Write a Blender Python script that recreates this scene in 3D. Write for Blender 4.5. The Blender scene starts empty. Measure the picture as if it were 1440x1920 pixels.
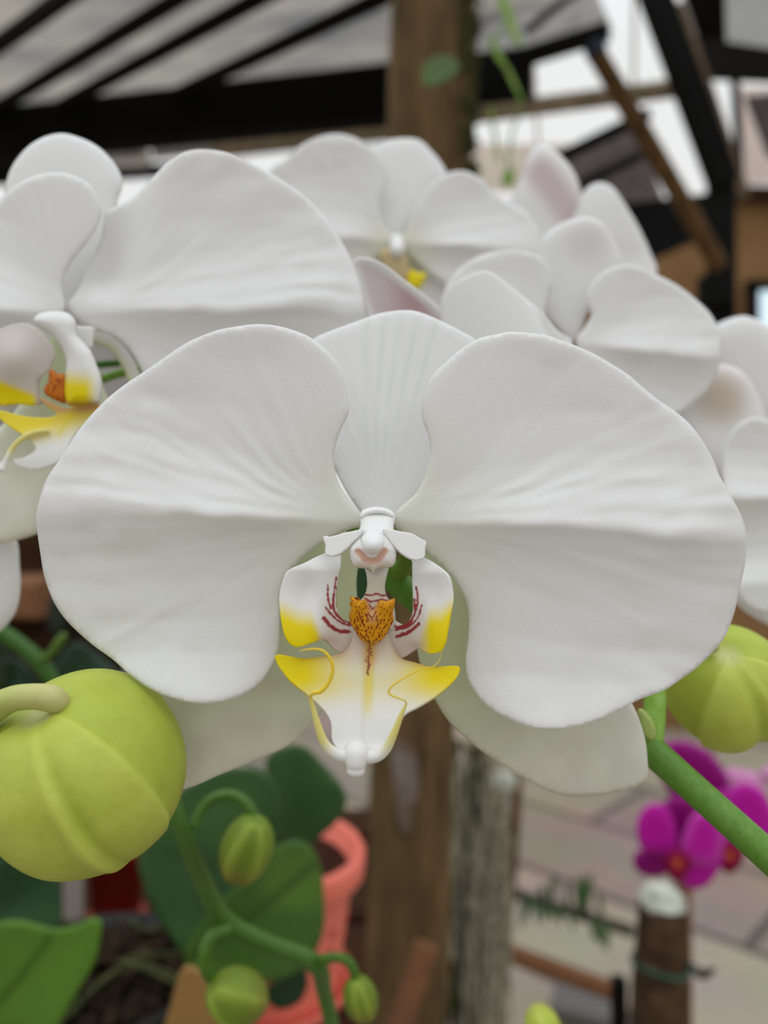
import bpy, math, random
import numpy as np
from mathutils import Vector, Matrix
from mathutils.geometry import delaunay_2d_cdt
random.seed(7); RNG = np.random.default_rng(7)
SC = bpy.context.scene; COL = SC.collection
F = 1440.0; CAMZ = 1.3                       # focal length in pixels, camera height above the floor

def P(px, py, D):                            # a point of the place at distance D in front of the lens
    return Vector(((px-720)/F*D, D, CAMZ-(py-960)/F*D))
def sm(a, b, x):
    t = np.clip((np.asarray(x, float)-a)/(b-a), 0, 1); return t*t*(3-2*t)
def hash2(ix, iy, seed):
    v = np.sin(ix*127.1+iy*311.7+seed*74.7)*43758.5453; return v-np.floor(v)
def vnoise(x, y, seed=0):
    x = np.asarray(x, float); y = np.asarray(y, float)
    ix = np.floor(x); iy = np.floor(y); fx = x-ix; fy = y-iy
    fx = fx*fx*fx*(fx*(fx*6-15)+10); fy = fy*fy*fy*(fy*(fy*6-15)+10)
    a = hash2(ix, iy, seed); b = hash2(ix+1, iy, seed); c = hash2(ix, iy+1, seed); d = hash2(ix+1, iy+1, seed)
    return (a+(b-a)*fx)*(1-fy)+(c+(d-c)*fx)*fy-.5
def srgb(r, g, b):
    f = lambda c: (c/255/12.92 if c <= 10 else ((c/255+.055)/1.055)**2.4)
    return (f(r), f(g), f(b), 1.0)
def arr(c): return np.array(c[:3])

# ---------------------------------------------------------------- objects
def link(name, me, mat, parent=None):
    o = bpy.data.objects.new(name, me); COL.objects.link(o)
    if mat: me.materials.append(mat)
    if parent is not None:
        o.parent = parent
        off = parent_world(parent)
        me.transform(Matrix.Translation(-off))
    return o
def parent_world(o):
    v = Vector(o.location)
    while o.parent is not None:
        o = o.parent; v = v+Vector(o.location)
    return v
def tag(o, label, cat, group=None, kind=None):
    o['label'] = label; o['category'] = cat
    if group: o['group'] = group
    if kind: o['kind'] = kind
    return o
def thing(name, label, cat, loc, group=None):
    o = bpy.data.objects.new(name, None); COL.objects.link(o); o.location = loc; o.empty_display_size = .01
    return tag(o, label, cat, group)
def meshobj(name, verts, faces, mat, parent=None, smooth=True, cols=None):
    me = bpy.data.meshes.new(name)
    me.from_pydata([tuple(v) for v in verts], [], faces); me.update()
    if smooth: me.polygons.foreach_set('use_smooth', [True]*len(me.polygons))
    a = me.color_attributes.new('Col', 'FLOAT_COLOR', 'POINT')
    n = len(verts); c = np.ones((n, 4))
    if cols is not None: c[:, :3] = cols
    a.data.foreach_set('color', c.ravel())
    return link(name, me, mat, parent)
def rebase(o):                                # single-mesh thing: put its origin at its own base
    me = o.data; xs = [v.co for v in me.vertices]
    c = Vector((sum(v.x for v in xs)/len(xs), sum(v.y for v in xs)/len(xs), min(v.z for v in xs)))
    me.transform(Matrix.Translation(-c)); o.location = Vector(o.location)+c
    return o

# ---------------------------------------------------------------- shapes
def catmull(pts, closed=True, step=4.0):
    pts = [np.array(p, float) for p in pts]; n = len(pts); out = []
    rng = range(n) if closed else range(n-1)
    for i in rng:
        if closed: p0, p1, p2, p3 = pts[i-1], pts[i], pts[(i+1) % n], pts[(i+2) % n]
        else: p0, p1, p2, p3 = pts[max(i-1, 0)], pts[i], pts[i+1], pts[min(i+2, n-1)]
        k = max(1, int(np.linalg.norm((p2-p1)[:2])/step))
        d1 = max(np.linalg.norm(p2-p1), 1e-9); d0 = max(np.linalg.norm(p1-p0), 1e-9); d2 = max(np.linalg.norm(p3-p2), 1e-9)
        m1 = (p2-p0)/(d0+d1)*d1; m2 = (p3-p1)/(d1+d2)*d1
        for j in range(k):
            t = j/k; t2 = t*t; t3 = t2*t
            out.append((2*t3-3*t2+1)*p1+(t3-2*t2+t)*m1+(-2*t3+3*t2)*p2+(t3-t2)*m2)
    if not closed: out.append(pts[-1])
    return np.array(out)
def inside(px, py, poly):
    r = np.zeros(len(px), bool); x1, y1 = poly[:, 0], poly[:, 1]; x2, y2 = np.roll(x1, -1), np.roll(y1, -1)
    for a, b, c, d in zip(x1, y1, x2, y2):
        if b == d: continue
        r ^= ((b > py) != (d > py)) & (px < (c-a)*(py-b)/(d-b)+a)
    return r
def segdist(px, py, poly, closed=True):
    best = np.full(len(px), 1e9); m = len(poly)
    for i in range(m if closed else m-1):
        a = poly[i]; b = poly[(i+1) % m]; d = b-a; l = max(d[0]*d[0]+d[1]*d[1], 1e-12)
        t = np.clip(((px-a[0])*d[0]+(py-a[1])*d[1])/l, 0, 1)
        best = np.minimum(best, np.hypot(px-a[0]-t*d[0], py-a[1]-t*d[1]))
    return best
def sheet(name, outline, D, h, mat, parent=None, spacing=8, col=None, thick=.0006, curve=True, edge=None):
    """A thin organic sheet (petal, leaf): outline as it is seen, h = how far each point stands forward of distance D."""
    b = catmull(outline, True, edge or spacing) if curve else np.array(outline, float)
    x0, y0 = b.min(0); x1, y1 = b.max(0)
    gx, gy = np.meshgrid(np.arange(x0, x1, spacing), np.arange(y0, y1, spacing*.866)); gx = gx.copy(); gx[1::2] += spacing*.5
    gx = gx.ravel(); gy = gy.ravel(); k = inside(gx, gy, b); gx, gy = gx[k], gy[k]
    d = segdist(gx, gy, b); k = d > spacing*.55; gx, gy = gx[k], gy[k]
    n = len(b)
    vin = [Vector((float(x), float(y))) for x, y in b]+[Vector((float(x), float(y))) for x, y in zip(gx, gy)]
    ov, oe, of, _, _, _ = delaunay_2d_cdt(vin, [(i, (i+1) % n) for i in range(n)], [], 1, 1e-6)
    X = np.array([v.x for v in ov]); Y = np.array([v.y for v in ov])
    dd = segdist(X, Y, b)
    H = h(X, Y, dd) if h is not None else np.zeros(len(X))
    Z = D-H*D/F
    V = np.stack([(X-720)/F*Z, Z, CAMZ-(Y-960)/F*Z], 1)
    faces = []
    for f in of:
        a, b_, c = f[0], f[1], f[2]
        ar = (X[b_]-X[a])*(Y[c]-Y[a])-(X[c]-X[a])*(Y[b_]-Y[a])
        f = list(f)
        if ar > 0: f.reverse()             # faces look at the lens side
        faces.append(f)
    C = col(X, Y, dd) if col is not None else None
    o = meshobj(name, V, faces, mat, parent, True, C)
    if thick:
        m = o.modifiers.new('thickness', 'SOLIDIFY'); m.thickness = thick; m.offset = -1 if True else 1
    return o
def prof(table, blur=10):
    t = np.array(table, float); xs = np.linspace(t[0, 0]-60, t[-1, 0]+60, 600)
    ys = np.interp(xs, t[:, 0], t[:, 1])
    dx = xs[1]-xs[0]; k = np.exp(-.5*(np.arange(-60, 61)*dx/blur)**2); k /= k.sum()
    yp = np.pad(ys, 60, mode='reflect', reflect_type='odd'); ys = np.convolve(yp, k, 'valid')
    return lambda w: np.interp(w, xs, ys)
# a moth orchid's broad petal, across its width (upper edge .. midvein .. lower edge)
T_PET = prof([(-420, 30), (-380, 22), (-300, 8), (-220, 2), (-150, 9), (-122, 18), (-100, 28), (-86, 31), (-60, 43), (-46, 50), (-36, 52), (-12, 64), (5, 65), (22, 54), (60, 37), (100, 23), (150, 12), (220, 10), (280, 22), (330, 46), (380, 70)], 4)
def petal(base, tip, amp=1.0, sweep=.10, rip=1.6, seed=0, table=T_PET, s=None, down=1, bend=0.0, tilt=0.0):
    b = np.array(base, float); t = np.array(tip, float); L = np.linalg.norm(t-b); ax = (t-b)/L
    pe = np.array([-ax[1], ax[0]])
    if pe[1]*down < 0 or (abs(pe[1]) < .3 and pe[0] < 0): pe = -pe
    s = s or L/640.0
    def h(x, y, d):
        dx, dy = x-b[0], y-b[1]; al = dx*ax[0]+dy*ax[1]; w = dx*pe[0]+dy*pe[1]; u = al/L; w = w*(1+(1/(.40+.60*sm(0, .85, u))-1)*np.exp(-(w/(150*s))**2))+s*(16*vnoise(al/s/170, w/s/400, seed+2)+7*vnoise(al/s/60, w/s/160, seed+4))*sm(60, 200, al/s)*1.35
        k = .12+.88*sm(.02, .5, u)
        k = k*(1-.35*sm(.8, 1.05, u))
        r = np.hypot(dx, dy)/s; th = np.arctan2(w, np.maximum(al, 1)+40*s)
        rp = (vnoise(th*16, r/260, seed)*1.0+vnoise(th*34, r/150, seed+3)*.55)*rip*sm(60, 260, r)*(.30+.9*np.exp(-((w/s+70)/95)**2)+.5*sm(380, 600, r))
        rp = rp+(vnoise(x/s/42, y/s/34, seed+9)*.9+vnoise(x/s/90, y/s/80, seed+5)*1.6)*rip*.8*sm(250, 560, r)
        ed = -5*np.exp(-d/s/7.0)
        return s*amp*k*table(w/s)+s*(rp*3.0+ed)-L*(sweep*u*u)+bend*L*np.maximum(u, 0)**3+tilt*w
    return h
def pillow(Hh, R, tiltx=0, tilty=0, cx=0, cy=0):
    def h(x, y, d):
        q = np.clip(d/R, 0, 1); return Hh*np.sqrt(np.maximum(0, 1-(1-q)**2))+tiltx*(x-cx)+tilty*(y-cy)
    return h
def tube(name, pts, rad, mat, parent=None, n=14, step=None, cap=True, cols=None, oval=1.0):
    """pts: 3D points along the middle, rad: radius at each."""
    q = np.array([[*p, r] for p, r in zip(pts, rad)], float)
    L = sum(np.linalg.norm(q[i+1, :3]-q[i, :3]) for i in range(len(q)-1)); step = step or max(L/60, 1e-4)
    c = catmull_n(q, step)
    vs, fs = [], []; t0 = None; nrm = None
    for i in range(len(c)):
        t = Vector(c[min(i+1, len(c)-1), :3]-c[max(i-1, 0), :3]).normalized()
        if nrm is None:
            nrm = t.orthogonal().normalized()
        else:
            nrm = (nrm-t*nrm.dot(t)).normalized()
        bi = t.cross(nrm)
        for j in range(n):
            a = 2*math.pi*j/n; vs.append(Vector(c[i, :3])+nrm*math.cos(a)*c[i, 3]+bi*math.sin(a)*c[i, 3]*oval)
        if i:
            for j in range(n):
                k = (j+1) % n; fs.append(((i-1)*n+j, (i-1)*n+k, i*n+k, i*n+j))
    if cap:
        for i, s in ((0, -1), (len(c)-1, 1)):
            t = Vector(c[min(i+1, len(c)-1), :3]-c[max(i-1, 0), :3]).normalized()
            vs.append(Vector(c[i, :3])+t*s*c[i, 3]*.45); m = len(vs)-1
            for j in range(n):
                k = (j+1) % n; a, b = i*n+j, i*n+k
                fs.append((a, b, m) if s > 0 else (b, a, m))
    cc = None
    if cols is not None:
        t = np.repeat(np.linspace(0, 1, len(c)), n); t = np.append(t, [0, 1]) if cap else t; cc = cols(t)
    return meshobj(name, vs, fs, mat, parent, True, cc)
def catmull_n(pts, step):
    out = []; n = len(pts)
    for i in range(n-1):
        p0, p1, p2, p3 = pts[max(i-1, 0)], pts[i], pts[i+1], pts[min(i+2, n-1)]
        d1 = max(np.linalg.norm((p2-p1)[:3]), 1e-9); d0 = max(np.linalg.norm((p1-p0)[:3]), 1e-9) if i else d1; d2 = max(np.linalg.norm((p3-p2)[:3]), 1e-9) if i < n-2 else d1
        k = max(2, int(d1/step)); m1 = (p2-p0)/(d0+d1)*d1 if i else p2-p1; m2 = (p3-p1)/(d1+d2)*d1 if i < n-2 else p2-p1
        for j in range(k):
            t = j/k; t2 = t*t; t3 = t2*t
            out.append((2*t3-3*t2+1)*p1+(t3-2*t2+t)*m1+(-2*t3+3*t2)*p2+(t3-t2)*m2)
    out.append(pts[-1]); o = np.array(out); o[:, 3] = np.maximum(o[:, 3], 1e-6); return o
def ptube(name, pts, mat, parent=None, **k):   # (px, py, D, radius in pixels)
    return tube(name, [P(a, b, d) for a, b, d, r in pts], [r*d/F for a, b, d, r in pts], mat, parent, **k)
def bar(name, p1, p2, w, hh, mat, parent=None, up=(0, 0, 1), bev=.1, jit=0.0):
    """A timber from p1 to p2, w wide and hh deep, with eased arrises."""
    p1, p2 = Vector(p1), Vector(p2); t = (p2-p1).normalized(); u = Vector(up)
    s = t.cross(u).normalized(); u = s.cross(t).normalized(); e = min(w, hh)*bev
    sec = [(-w/2+e, -hh/2), (w/2-e, -hh/2), (w/2, -hh/2+e), (w/2, hh/2-e), (w/2-e, hh/2), (-w/2+e, hh/2), (-w/2, hh/2-e), (-w/2, -hh/2+e)]
    vs, fs = [], []; m = 9
    for i in range(m):
        c = p1.lerp(p2, i/(m-1)); j = 1+random.uniform(-jit, jit)
        for a, b in sec: vs.append(c+s*a*j+u*b*j)
        if i:
            for q in range(8):
                r = (q+1) % 8; fs.append(((i-1)*8+q, (i-1)*8+r, i*8+r, i*8+q))
    fs.append(tuple(range(7, -1, -1))); fs.append(tuple((m-1)*8+q for q in range(8)))
    return meshobj(name, vs, fs, mat, parent, False)
def lathe(name, profile, mat, parent=None, base=Vector((0, 0, 0)), axis=Vector((0, 0, 1)), n=40, wob=0.0):
    ax = axis.normalized(); e1 = ax.orthogonal().normalized(); e2 = ax.cross(e1); vs, fs = [], []
    for i, (r, z) in enumerate(profile):
        for j in range(n):
            a = 2*math.pi*j/n; q = r*(1+wob*math.sin(3*a+z*90)+wob*.6*math.sin(7*a-z*150))
            vs.append(base+ax*z+e1*math.cos(a)*q+e2*math.sin(a)*q)
        if i:
            for j in range(n):
                k = (j+1) % n; fs.append(((i-1)*n+j, (i-1)*n+k, i*n+k, i*n+j))
    return meshobj(name, vs, fs, mat, parent, True)
def bud(name, cpx, cpy, D, rpx, apx, apy, mat, parent=None, ridges=(), squash=1.0, colf=None, n=90, dip=.14):
    """Closed bud: attach point seen at (apx, apy); ridges = (px, py, height, width, asym) seams passing that point."""
    R = rpx*D/F; C = P(cpx, cpy, D)
    def vec(x, y):
        dx, dy = (x-cpx)/rpx, -(y-cpy)/rpx; q = dx*dx+dy*dy
        if q > .98: dx, dy = dx*math.sqrt(.98/q), dy*math.sqrt(.98/q); q = .98
        return Vector((dx, -math.sqrt(1-q), dy))
    a = vec(apx, apy).normalized(); e1 = Vector((1, 0, 0)); e1 = (e1-a*e1.dot(a)).normalized(); e2 = a.cross(e1)
    rr = []
    for (x, y, hgt, wid, asy) in ridges:
        v = vec(x, y); rr.append((math.atan2(v.dot(e2), v.dot(e1)), hgt, wid, asy))
    m = int(n*.7); th = np.linspace(0.001, math.pi-.001, m); ph = np.linspace(0, 2*math.pi, n, endpoint=False)
    TH, PH = np.meshgrid(th, ph, indexing='ij'); g = np.zeros_like(TH)
    env = np.sin(TH)**.5*sm(2.95, 1.9, TH)
    for (p0, hgt, wid, asy) in rr:
        d = (PH-p0+math.pi) % (2*math.pi)-math.pi; ww = wid/np.maximum(np.sin(TH), .25)
        g += hgt*np.exp(-(d/ww)**2)*env
        if asy: g += abs(asy)*(.5+.5*np.tanh(d*np.sign(asy)/.035))*np.exp(-np.abs(d)/.55)*env
    g += .018*(vnoise(PH*1.2+3, TH*3, 4)+vnoise(np.cos(PH)*2, np.sin(PH)*2+TH, 6))*env
    rho = np.sin(TH)*(1+g); z = np.cos(TH)*squash*(1+.4*g)-dip*np.exp(-(TH/.30)**2)
    V = [C+(e1*float(r*math.cos(p))+e2*float(r*math.sin(p))+a*float(zz))*R for r, p, zz in zip(rho.ravel(), PH.ravel(), z.ravel())]
    fs = []
    for i in range(m-1):
        for j in range(n):
            k = (j+1) % n; fs.append((i*n+j, (i+1)*n+j, (i+1)*n+k, i*n+k))
    fs.append(tuple(range(n))); fs.append(tuple((m-1)*n+j for j in range(n-1, -1, -1)))
    cc = colf(TH.ravel(), PH.ravel(), g.ravel()) if colf else None
    return meshobj(name, V, fs, mat, parent, True, cc)

# ---------------------------------------------------------------- materials
def new_mat(name):
    m = bpy.data.materials.new(name); m.use_nodes = True; nt = m.node_tree; nt.nodes.clear()
    return m, nt, nt.nodes, nt.links
def mat(name, col=(1, 1, 1, 1), rough=.6, spec=.3, attr=False, noise=None, bump=None, trans=0.0, tcol=None, stretch=(1, 1, 1), emit=None):
    """noise = (scale, colour2, amount); bump = (scale, strength, distance)"""
    m, nt, N, L = new_mat(name); out = N.new('ShaderNodeOutputMaterial'); pb = N.new('ShaderNodeBsdfPrincipled')
    pb.inputs['Roughness'].default_value = rough; pb.inputs['Specular IOR Level'].default_value = spec
    src = N.new('ShaderNodeRGB'); src.outputs[0].default_value = col; c = src.outputs[0]
    tc = N.new('ShaderNodeTexCoord'); mp = N.new('ShaderNodeMapping'); mp.inputs['Scale'].default_value = stretch
    L.new(tc.outputs['Object'], mp.inputs['Vector'])
    if noise:
        nz = N.new('ShaderNodeTexNoise'); nz.inputs['Scale'].default_value = noise[0]; nz.inputs['Detail'].default_value = 6; nz.inputs['Roughness'].default_value = .62
        L.new(mp.outputs[0], nz.inputs['Vector'])
        rp = N.new('ShaderNodeMapRange'); rp.inputs[1].default_value = .36; rp.inputs[2].default_value = .66; rp.inputs[4].default_value = noise[2]
        L.new(nz.outputs['Fac'], rp.inputs[0])
        mx = N.new('ShaderNodeMix'); mx.data_type = 'RGBA'; mx.inputs['B'].default_value = noise[1]
        L.new(rp.outputs[0], mx.inputs['Factor']); L.new(c, mx.inputs['A']); c = mx.outputs['Result']
    if attr:
        at = N.new('ShaderNodeVertexColor'); at.layer_name = 'Col'
        mx = N.new('ShaderNodeMix'); mx.data_type = 'RGBA'; mx.blend_type = 'MULTIPLY'; mx.inputs['Factor'].default_value = 1
        L.new(c, mx.inputs['A']); L.new(at.outputs['Color'], mx.inputs['B']); c = mx.outputs['Result']
    L.new(c, pb.inputs['Base Color'])
    if bump:
        bz = N.new('ShaderNodeTexNoise'); bz.inputs['Scale'].default_value = bump[0]; bz.inputs['Detail'].default_value = 3
        L.new(mp.outputs[0], bz.inputs['Vector'])
        bp = N.new('ShaderNodeBump'); bp.inputs['Strength'].default_value = bump[1]; bp.inputs['Distance'].default_value = bump[2]
        L.new(bz.outputs['Fac'], bp.inputs['Height']); L.new(bp.outputs[0], pb.inputs['Normal'])
    s = pb.outputs[0]
    if trans:
        tr = N.new('ShaderNodeBsdfTranslucent')
        if tcol: tr.inputs['Color'].default_value = tcol
        else: L.new(c, tr.inputs['Color'])
        ms = N.new('ShaderNodeMixShader'); ms.inputs[0].default_value = trans
        L.new(s, ms.inputs[1]); L.new(tr.outputs[0], ms.inputs[2]); s = ms.outputs[0]
    if emit:
        em = N.new('ShaderNodeEmission'); em.inputs[0].default_value = col; em.inputs[1].default_value = emit; s = em.outputs[0]
    L.new(s, out.inputs['Surface'])
    return m
# ================================================================ materials
M = {}
M['petal'] = mat('petal_white', (.90, .90, .89, 1), .55, .22, attr=True, bump=(2600, .18, .0004), trans=.32)
M['lip'] = mat('lip_flesh', (.90, .90, .88, 1), .42, .3, attr=True, bump=(3000, .08, .0003), trans=.2)
M['bud'] = mat('bud_green', (1, 1, 1, 1), .5, .3, attr=True, noise=(260, (.82, .82, .62, 1), .6), bump=(900, .12, .0006), trans=.12)
M['stem'] = mat('stem_green', srgb(80, 124, 32), .45, .35, noise=(700, srgb(104, 146, 60), .6), bump=(1500, .25, .0004), stretch=(1, 1, .6), attr=True)
M['leaf'] = mat('leaf_green', (1, 1, 1, 1), .42, .35, attr=True, noise=(40, (.75, .8, .7, 1), .5), trans=.10)
M['magenta'] = mat('magenta_petal', (1, 1, 1, 1), .6, .15, attr=True, trans=.25)
M['wood'] = mat('weathered_wood', srgb(112, 90, 58), .85, .15, noise=(9, srgb(62, 49, 31), .95), bump=(40, .5, .004), stretch=(6, 6, .8))
M['greywood'] = mat('grey_wood', srgb(128, 112, 90), .85, .15, noise=(14, srgb(84, 70, 52), .9), bump=(50, .4, .003), stretch=(5, 5, .9))
M['brownpole'] = mat('brown_pole', srgb(98, 72, 40), .8, .15, noise=(10, srgb(40, 28, 16), .8), stretch=(4, 4, 1))
M['orangewood'] = mat('orange_wood', srgb(128, 90, 62), .8, .15, noise=(12, srgb(110, 74, 50), .9), stretch=(1, 6, 6))
M['darkwood'] = mat('dark_wood', srgb(62, 40, 24), .85, .1, noise=(8, srgb(34, 22, 14), .8), stretch=(1, 5, 5))
M['black'] = mat('black_beam', srgb(20, 20, 20), .8, .1, noise=(5, srgb(10, 10, 9), .8))
M['greyroof'] = mat('roof_sheet', srgb(176, 170, 158), .7, .2, noise=(2.2, srgb(112, 114, 118), .85), trans=.62, stretch=(1, 2.2, 1))
M['net'] = mat('shade_net', srgb(126, 116, 116), .9, .1, noise=(30, srgb(90, 84, 84), .7), trans=.45)
M['wallbrown'] = mat('brown_wall', srgb(136, 104, 68), .8, .15, noise=(3, srgb(114, 84, 52), .8))
M['palewall'] = mat('pale_sheet', srgb(238, 222, 212), .7, .2, trans=.5)
M['salmon'] = mat('salmon_plastic', srgb(226, 116, 98), .45, .35, noise=(25, srgb(208, 98, 82), .5))
M['red'] = mat('red_plastic', srgb(140, 36, 22), .45, .35)
M['whiteplastic'] = mat('pale_plastic', srgb(150, 144, 134), .5, .3)
M['soil'] = mat('bark_mix', srgb(58, 46, 32), .9, .1, noise=(90, srgb(20, 16, 12), .9))
M['darkpot'] = mat('dark_pot', srgb(26, 24, 22), .6, .3)
M['root'] = mat('pale_root', srgb(178, 172, 152), .85, .1, noise=(60, srgb(96, 92, 70), .8))
M['moss'] = mat('moss', srgb(80, 84, 52), .9, .1, noise=(80, srgb(30, 36, 20), .8))
M['cutwood'] = mat('cut_wood', srgb(206, 208, 194), .8, .15, noise=(45, srgb(120, 124, 104), .9))
M['bark'] = mat('log_bark', srgb(86, 66, 48), .9, .1, noise=(55, srgb(46, 34, 24), .95), bump=(120, .8, .004))
M['wire'] = mat('green_wire', srgb(40, 84, 62), .5, .4)
M['screen'] = mat('bright_window', (.72, .9, 1, 1), emit=1.15)
# floor: concrete flags with dark joints
m, nt, N, L = new_mat('paving'); out = N.new('ShaderNodeOutputMaterial'); pb = N.new('ShaderNodeBsdfPrincipled'); pb.inputs['Roughness'].default_value = .8
tc = N.new('ShaderNodeTexCoord'); mp = N.new('ShaderNodeMapping'); mp.inputs['Rotation'].default_value = (0, 0, math.radians(43.7)); mp.inputs['Location'].default_value = (0, -.28, 0)
br = N.new('ShaderNodeTexBrick'); br.inputs['Scale'].default_value = 1.0; br.inputs['Mortar Size'].default_value = .02; br.inputs['Brick Width'].default_value = 1.6; br.inputs['Row Height'].default_value = .53
br.inputs['Color1'].default_value = srgb(172, 158, 130); br.inputs['Color2'].default_value = srgb(142, 122, 106); br.inputs['Mortar'].default_value = srgb(92, 84, 72)
nz = N.new('ShaderNodeTexNoise'); nz.inputs['Scale'].default_value = 2.4; nz.inputs['Detail'].default_value = 8
mx = N.new('ShaderNodeMix'); mx.data_type = 'RGBA'; mx.blend_type = 'MULTIPLY'; mx.inputs['Factor'].default_value = .55
L.new(tc.outputs['Object'], mp.inputs[0]); L.new(mp.outputs[0], br.inputs['Vector']); L.new(mp.outputs[0], nz.inputs['Vector'])
L.new(br.outputs['Color'], mx.inputs['A']); L.new(nz.outputs['Color'], mx.inputs['B'])
hs = N.new('ShaderNodeHueSaturation'); hs.inputs['Saturation'].default_value = .8; hs.inputs['Value'].default_value = 1.25; L.new(mx.outputs['Result'], hs.inputs['Color'])
L.new(hs.outputs[0], pb.inputs['Base Color']); L.new(pb.outputs[0], out.inputs[0]); M['floor'] = m

# ================================================================ pigment
G = lambda *c: np.array(srgb(*c)[:3])
def mixc(a, b, t):
    t = np.asarray(t, float); t = t[:, None] if t.ndim else t
    return a*(1-t)+b*t
def white(n): return np.ones((n, 3))
def greenbase(cx, cy, r, c=(228, 236, 196)):
    k = G(*c)/G(255, 255, 255)
    return lambda x, y, d: mixc(white(len(x)), k[None, :], .8*(1-sm(r*.2, r, np.hypot(x-cx, y-cy))))
def pinkback(cx, cy, r, c=(214, 176, 186), amt=.8, sx=1.0):
    k = G(*c)
    return lambda x, y, d: mixc(white(len(x)), k[None, :], amt*(1-sm(r*.25, r, np.hypot((x-cx)*sx, y-cy))))
Z = lambda pts: [(480+a*.29167, 920+b*.29167) for a, b in pts]       # lip detail, read at a larger scale

# ================================================================ the orchid in front
fl = thing('orchid_flower', 'large white orchid flower in sharp focus facing the camera, with yellow and orange lip', 'flower', P(706, 985, .124))
LP = [(676, 975), (671, 959), (645, 924), (631, 893), (626, 860), (631, 829), (642, 799), (654, 775), (653, 754), (648, 727), (642, 699), (626, 671), (587, 636), (553, 620), (514, 610), (476, 608), (420, 616), (401, 621), (359, 638), (332, 654), (276, 693), (234, 721), (196, 752), (151, 802), (115, 857), (87, 899), (71, 949), (68, 976), (76, 1040), (84, 1084), (101, 1129), (126, 1165), (171, 1207), (212, 1237), (240, 1262), (279, 1290), (323, 1309), (373, 1319), (420, 1315), (463, 1299), (493, 1275), (512, 1244), (522, 1214), (524, 1171), (524, 1128), (534, 1086), (565, 1048), (610, 1015), (655, 993), (678, 986)]
RP = [(738, 978), (740, 962), (758, 944), (780, 924), (799, 882), (806, 849), (802, 815), (793, 790), (791, 760), (797, 732), (811, 704), (841, 674), (872, 649), (899, 634), (930, 627), (958, 622), (991, 624), (1019, 627), (1047, 636), (1077, 647), (1113, 663), (1141, 679), (1180, 704), (1197, 719), (1232, 748), (1282, 784), (1311, 817), (1337, 862), (1350, 893), (1374, 936), (1393, 975), (1400, 1010), (1397, 1058), (1387, 1102), (1375, 1155), (1354, 1202), (1312, 1247), (1279, 1272), (1246, 1294), (1196, 1313), (1165, 1330), (1129, 1347), (1082, 1362), (1040, 1367), (996, 1364), (953, 1348), (913, 1324), (889, 1296), (876, 1269), (873, 1238), (878, 1196), (879, 1153), (872, 1122), (855, 1092), (831, 1064), (800, 1038), (765, 1010), (742, 990)]
gb = greenbase(706, 1010, 330, (242, 243, 230))
sheet('petal', LP, .120, petal((685, 982), (75, 945), rip=1.7, seed=2, sweep=.07), M['petal'], fl, 7, gb)
sheet('petal', RP, .120, petal((735, 978), (1395, 1005), rip=1.7, seed=5, sweep=.07), M['petal'], fl, 7, gb)
DS = [(711, 985), (690, 975), (668, 950), (640, 905), (614, 850), (594, 780), (580, 715), (578, 665), (587, 636), (598, 629), (631, 616), (670, 602), (709, 588), (748, 582), (773, 582), (798, 589), (838, 607), (872, 625), (891, 637), (900, 668), (893, 720), (872, 780), (845, 840), (810, 895), (775, 940), (748, 968), (728, 982)]
T_SEP = prof([(-200, -30), (-120, -8), (-60, 6), (-25, 12), (0, 14), (25, 12), (60, 6), (120, -8), (200, -30)], 12)
def vein(x, y, d):
    u = np.clip((975-y)/390, 0.02, 1); w = (x-715-40*u*u*.9)/(.25+.75*u)
    v = sum(np.exp(-((w-c)/5.0)**2) for c in (-62, -28, 4, 36, 74))
    return mixc(white(len(x)), G(216, 230, 214)[None, :], .36*np.clip(v, 0, 1)*sm(.1, .4, u)*(.6+vnoise(x/14, y/30, 3)))
hd = petal((711, 985), (757, 583), rip=.8, seed=8, table=T_SEP, sweep=.0, s=1.0)
sheet('dorsal_sepal', DS, .1262, lambda x, y, d: hd(x, y, d)+.42*(y-985)+.00030*(y-985)**2, M['petal'], fl, 7, vein)
LS = [(686, 1000), (690, 1030), (672, 1062), (670, 1121), (690, 1200), (672, 1270), (640, 1312), (606, 1333), (551, 1391), (475, 1428), (414, 1452), (344, 1480), (290, 1478), (252, 1440), (228, 1380), (224, 1320), (232, 1277), (262, 1225), (350, 1150), (480, 1060), (600, 1005)]
RS = [(742, 1000), (760, 1012), (783, 1060), (790, 1130), (786, 1190), (783, 1222), (795, 1268), (812, 1305), (843, 1354), (892, 1400), (928, 1425), (971, 1452), (1014, 1477), (1063, 1493), (1118, 1492), (1167, 1483), (1211, 1464), (1214, 1422), (1208, 1379), (1197, 1345), (1185, 1319), (1140, 1250), (1050, 1150), (930, 1060), (830, 1005), (770, 985)]
def sepcol(cx, cy, r):
    def c(x, y, d):
        a = mixc(G(232, 240, 206)[None, :].repeat(len(x), 0), G(250, 250, 240)[None, :].repeat(len(x), 0), sm(60, r, np.hypot(x-cx, y-cy)))
        return a*(1+.10*vnoise(x/40, y/40, 2)[:, None])
    return c
hs1 = petal((690, 1010), (270, 1400), rip=.8, seed=3, table=T_SEP, s=1.1)
sheet('lateral_sepal', LS, .1272, hs1, M['petal'], fl, 8, sepcol(680, 1080, 430))
hs2 = petal((745, 1005), (1180, 1440), rip=.8, seed=4, table=T_SEP, s=1.1)
sheet('lateral_sepal', RS, .1272, hs2, M['petal'], fl, 8, sepcol(780, 1130, 420))

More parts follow.
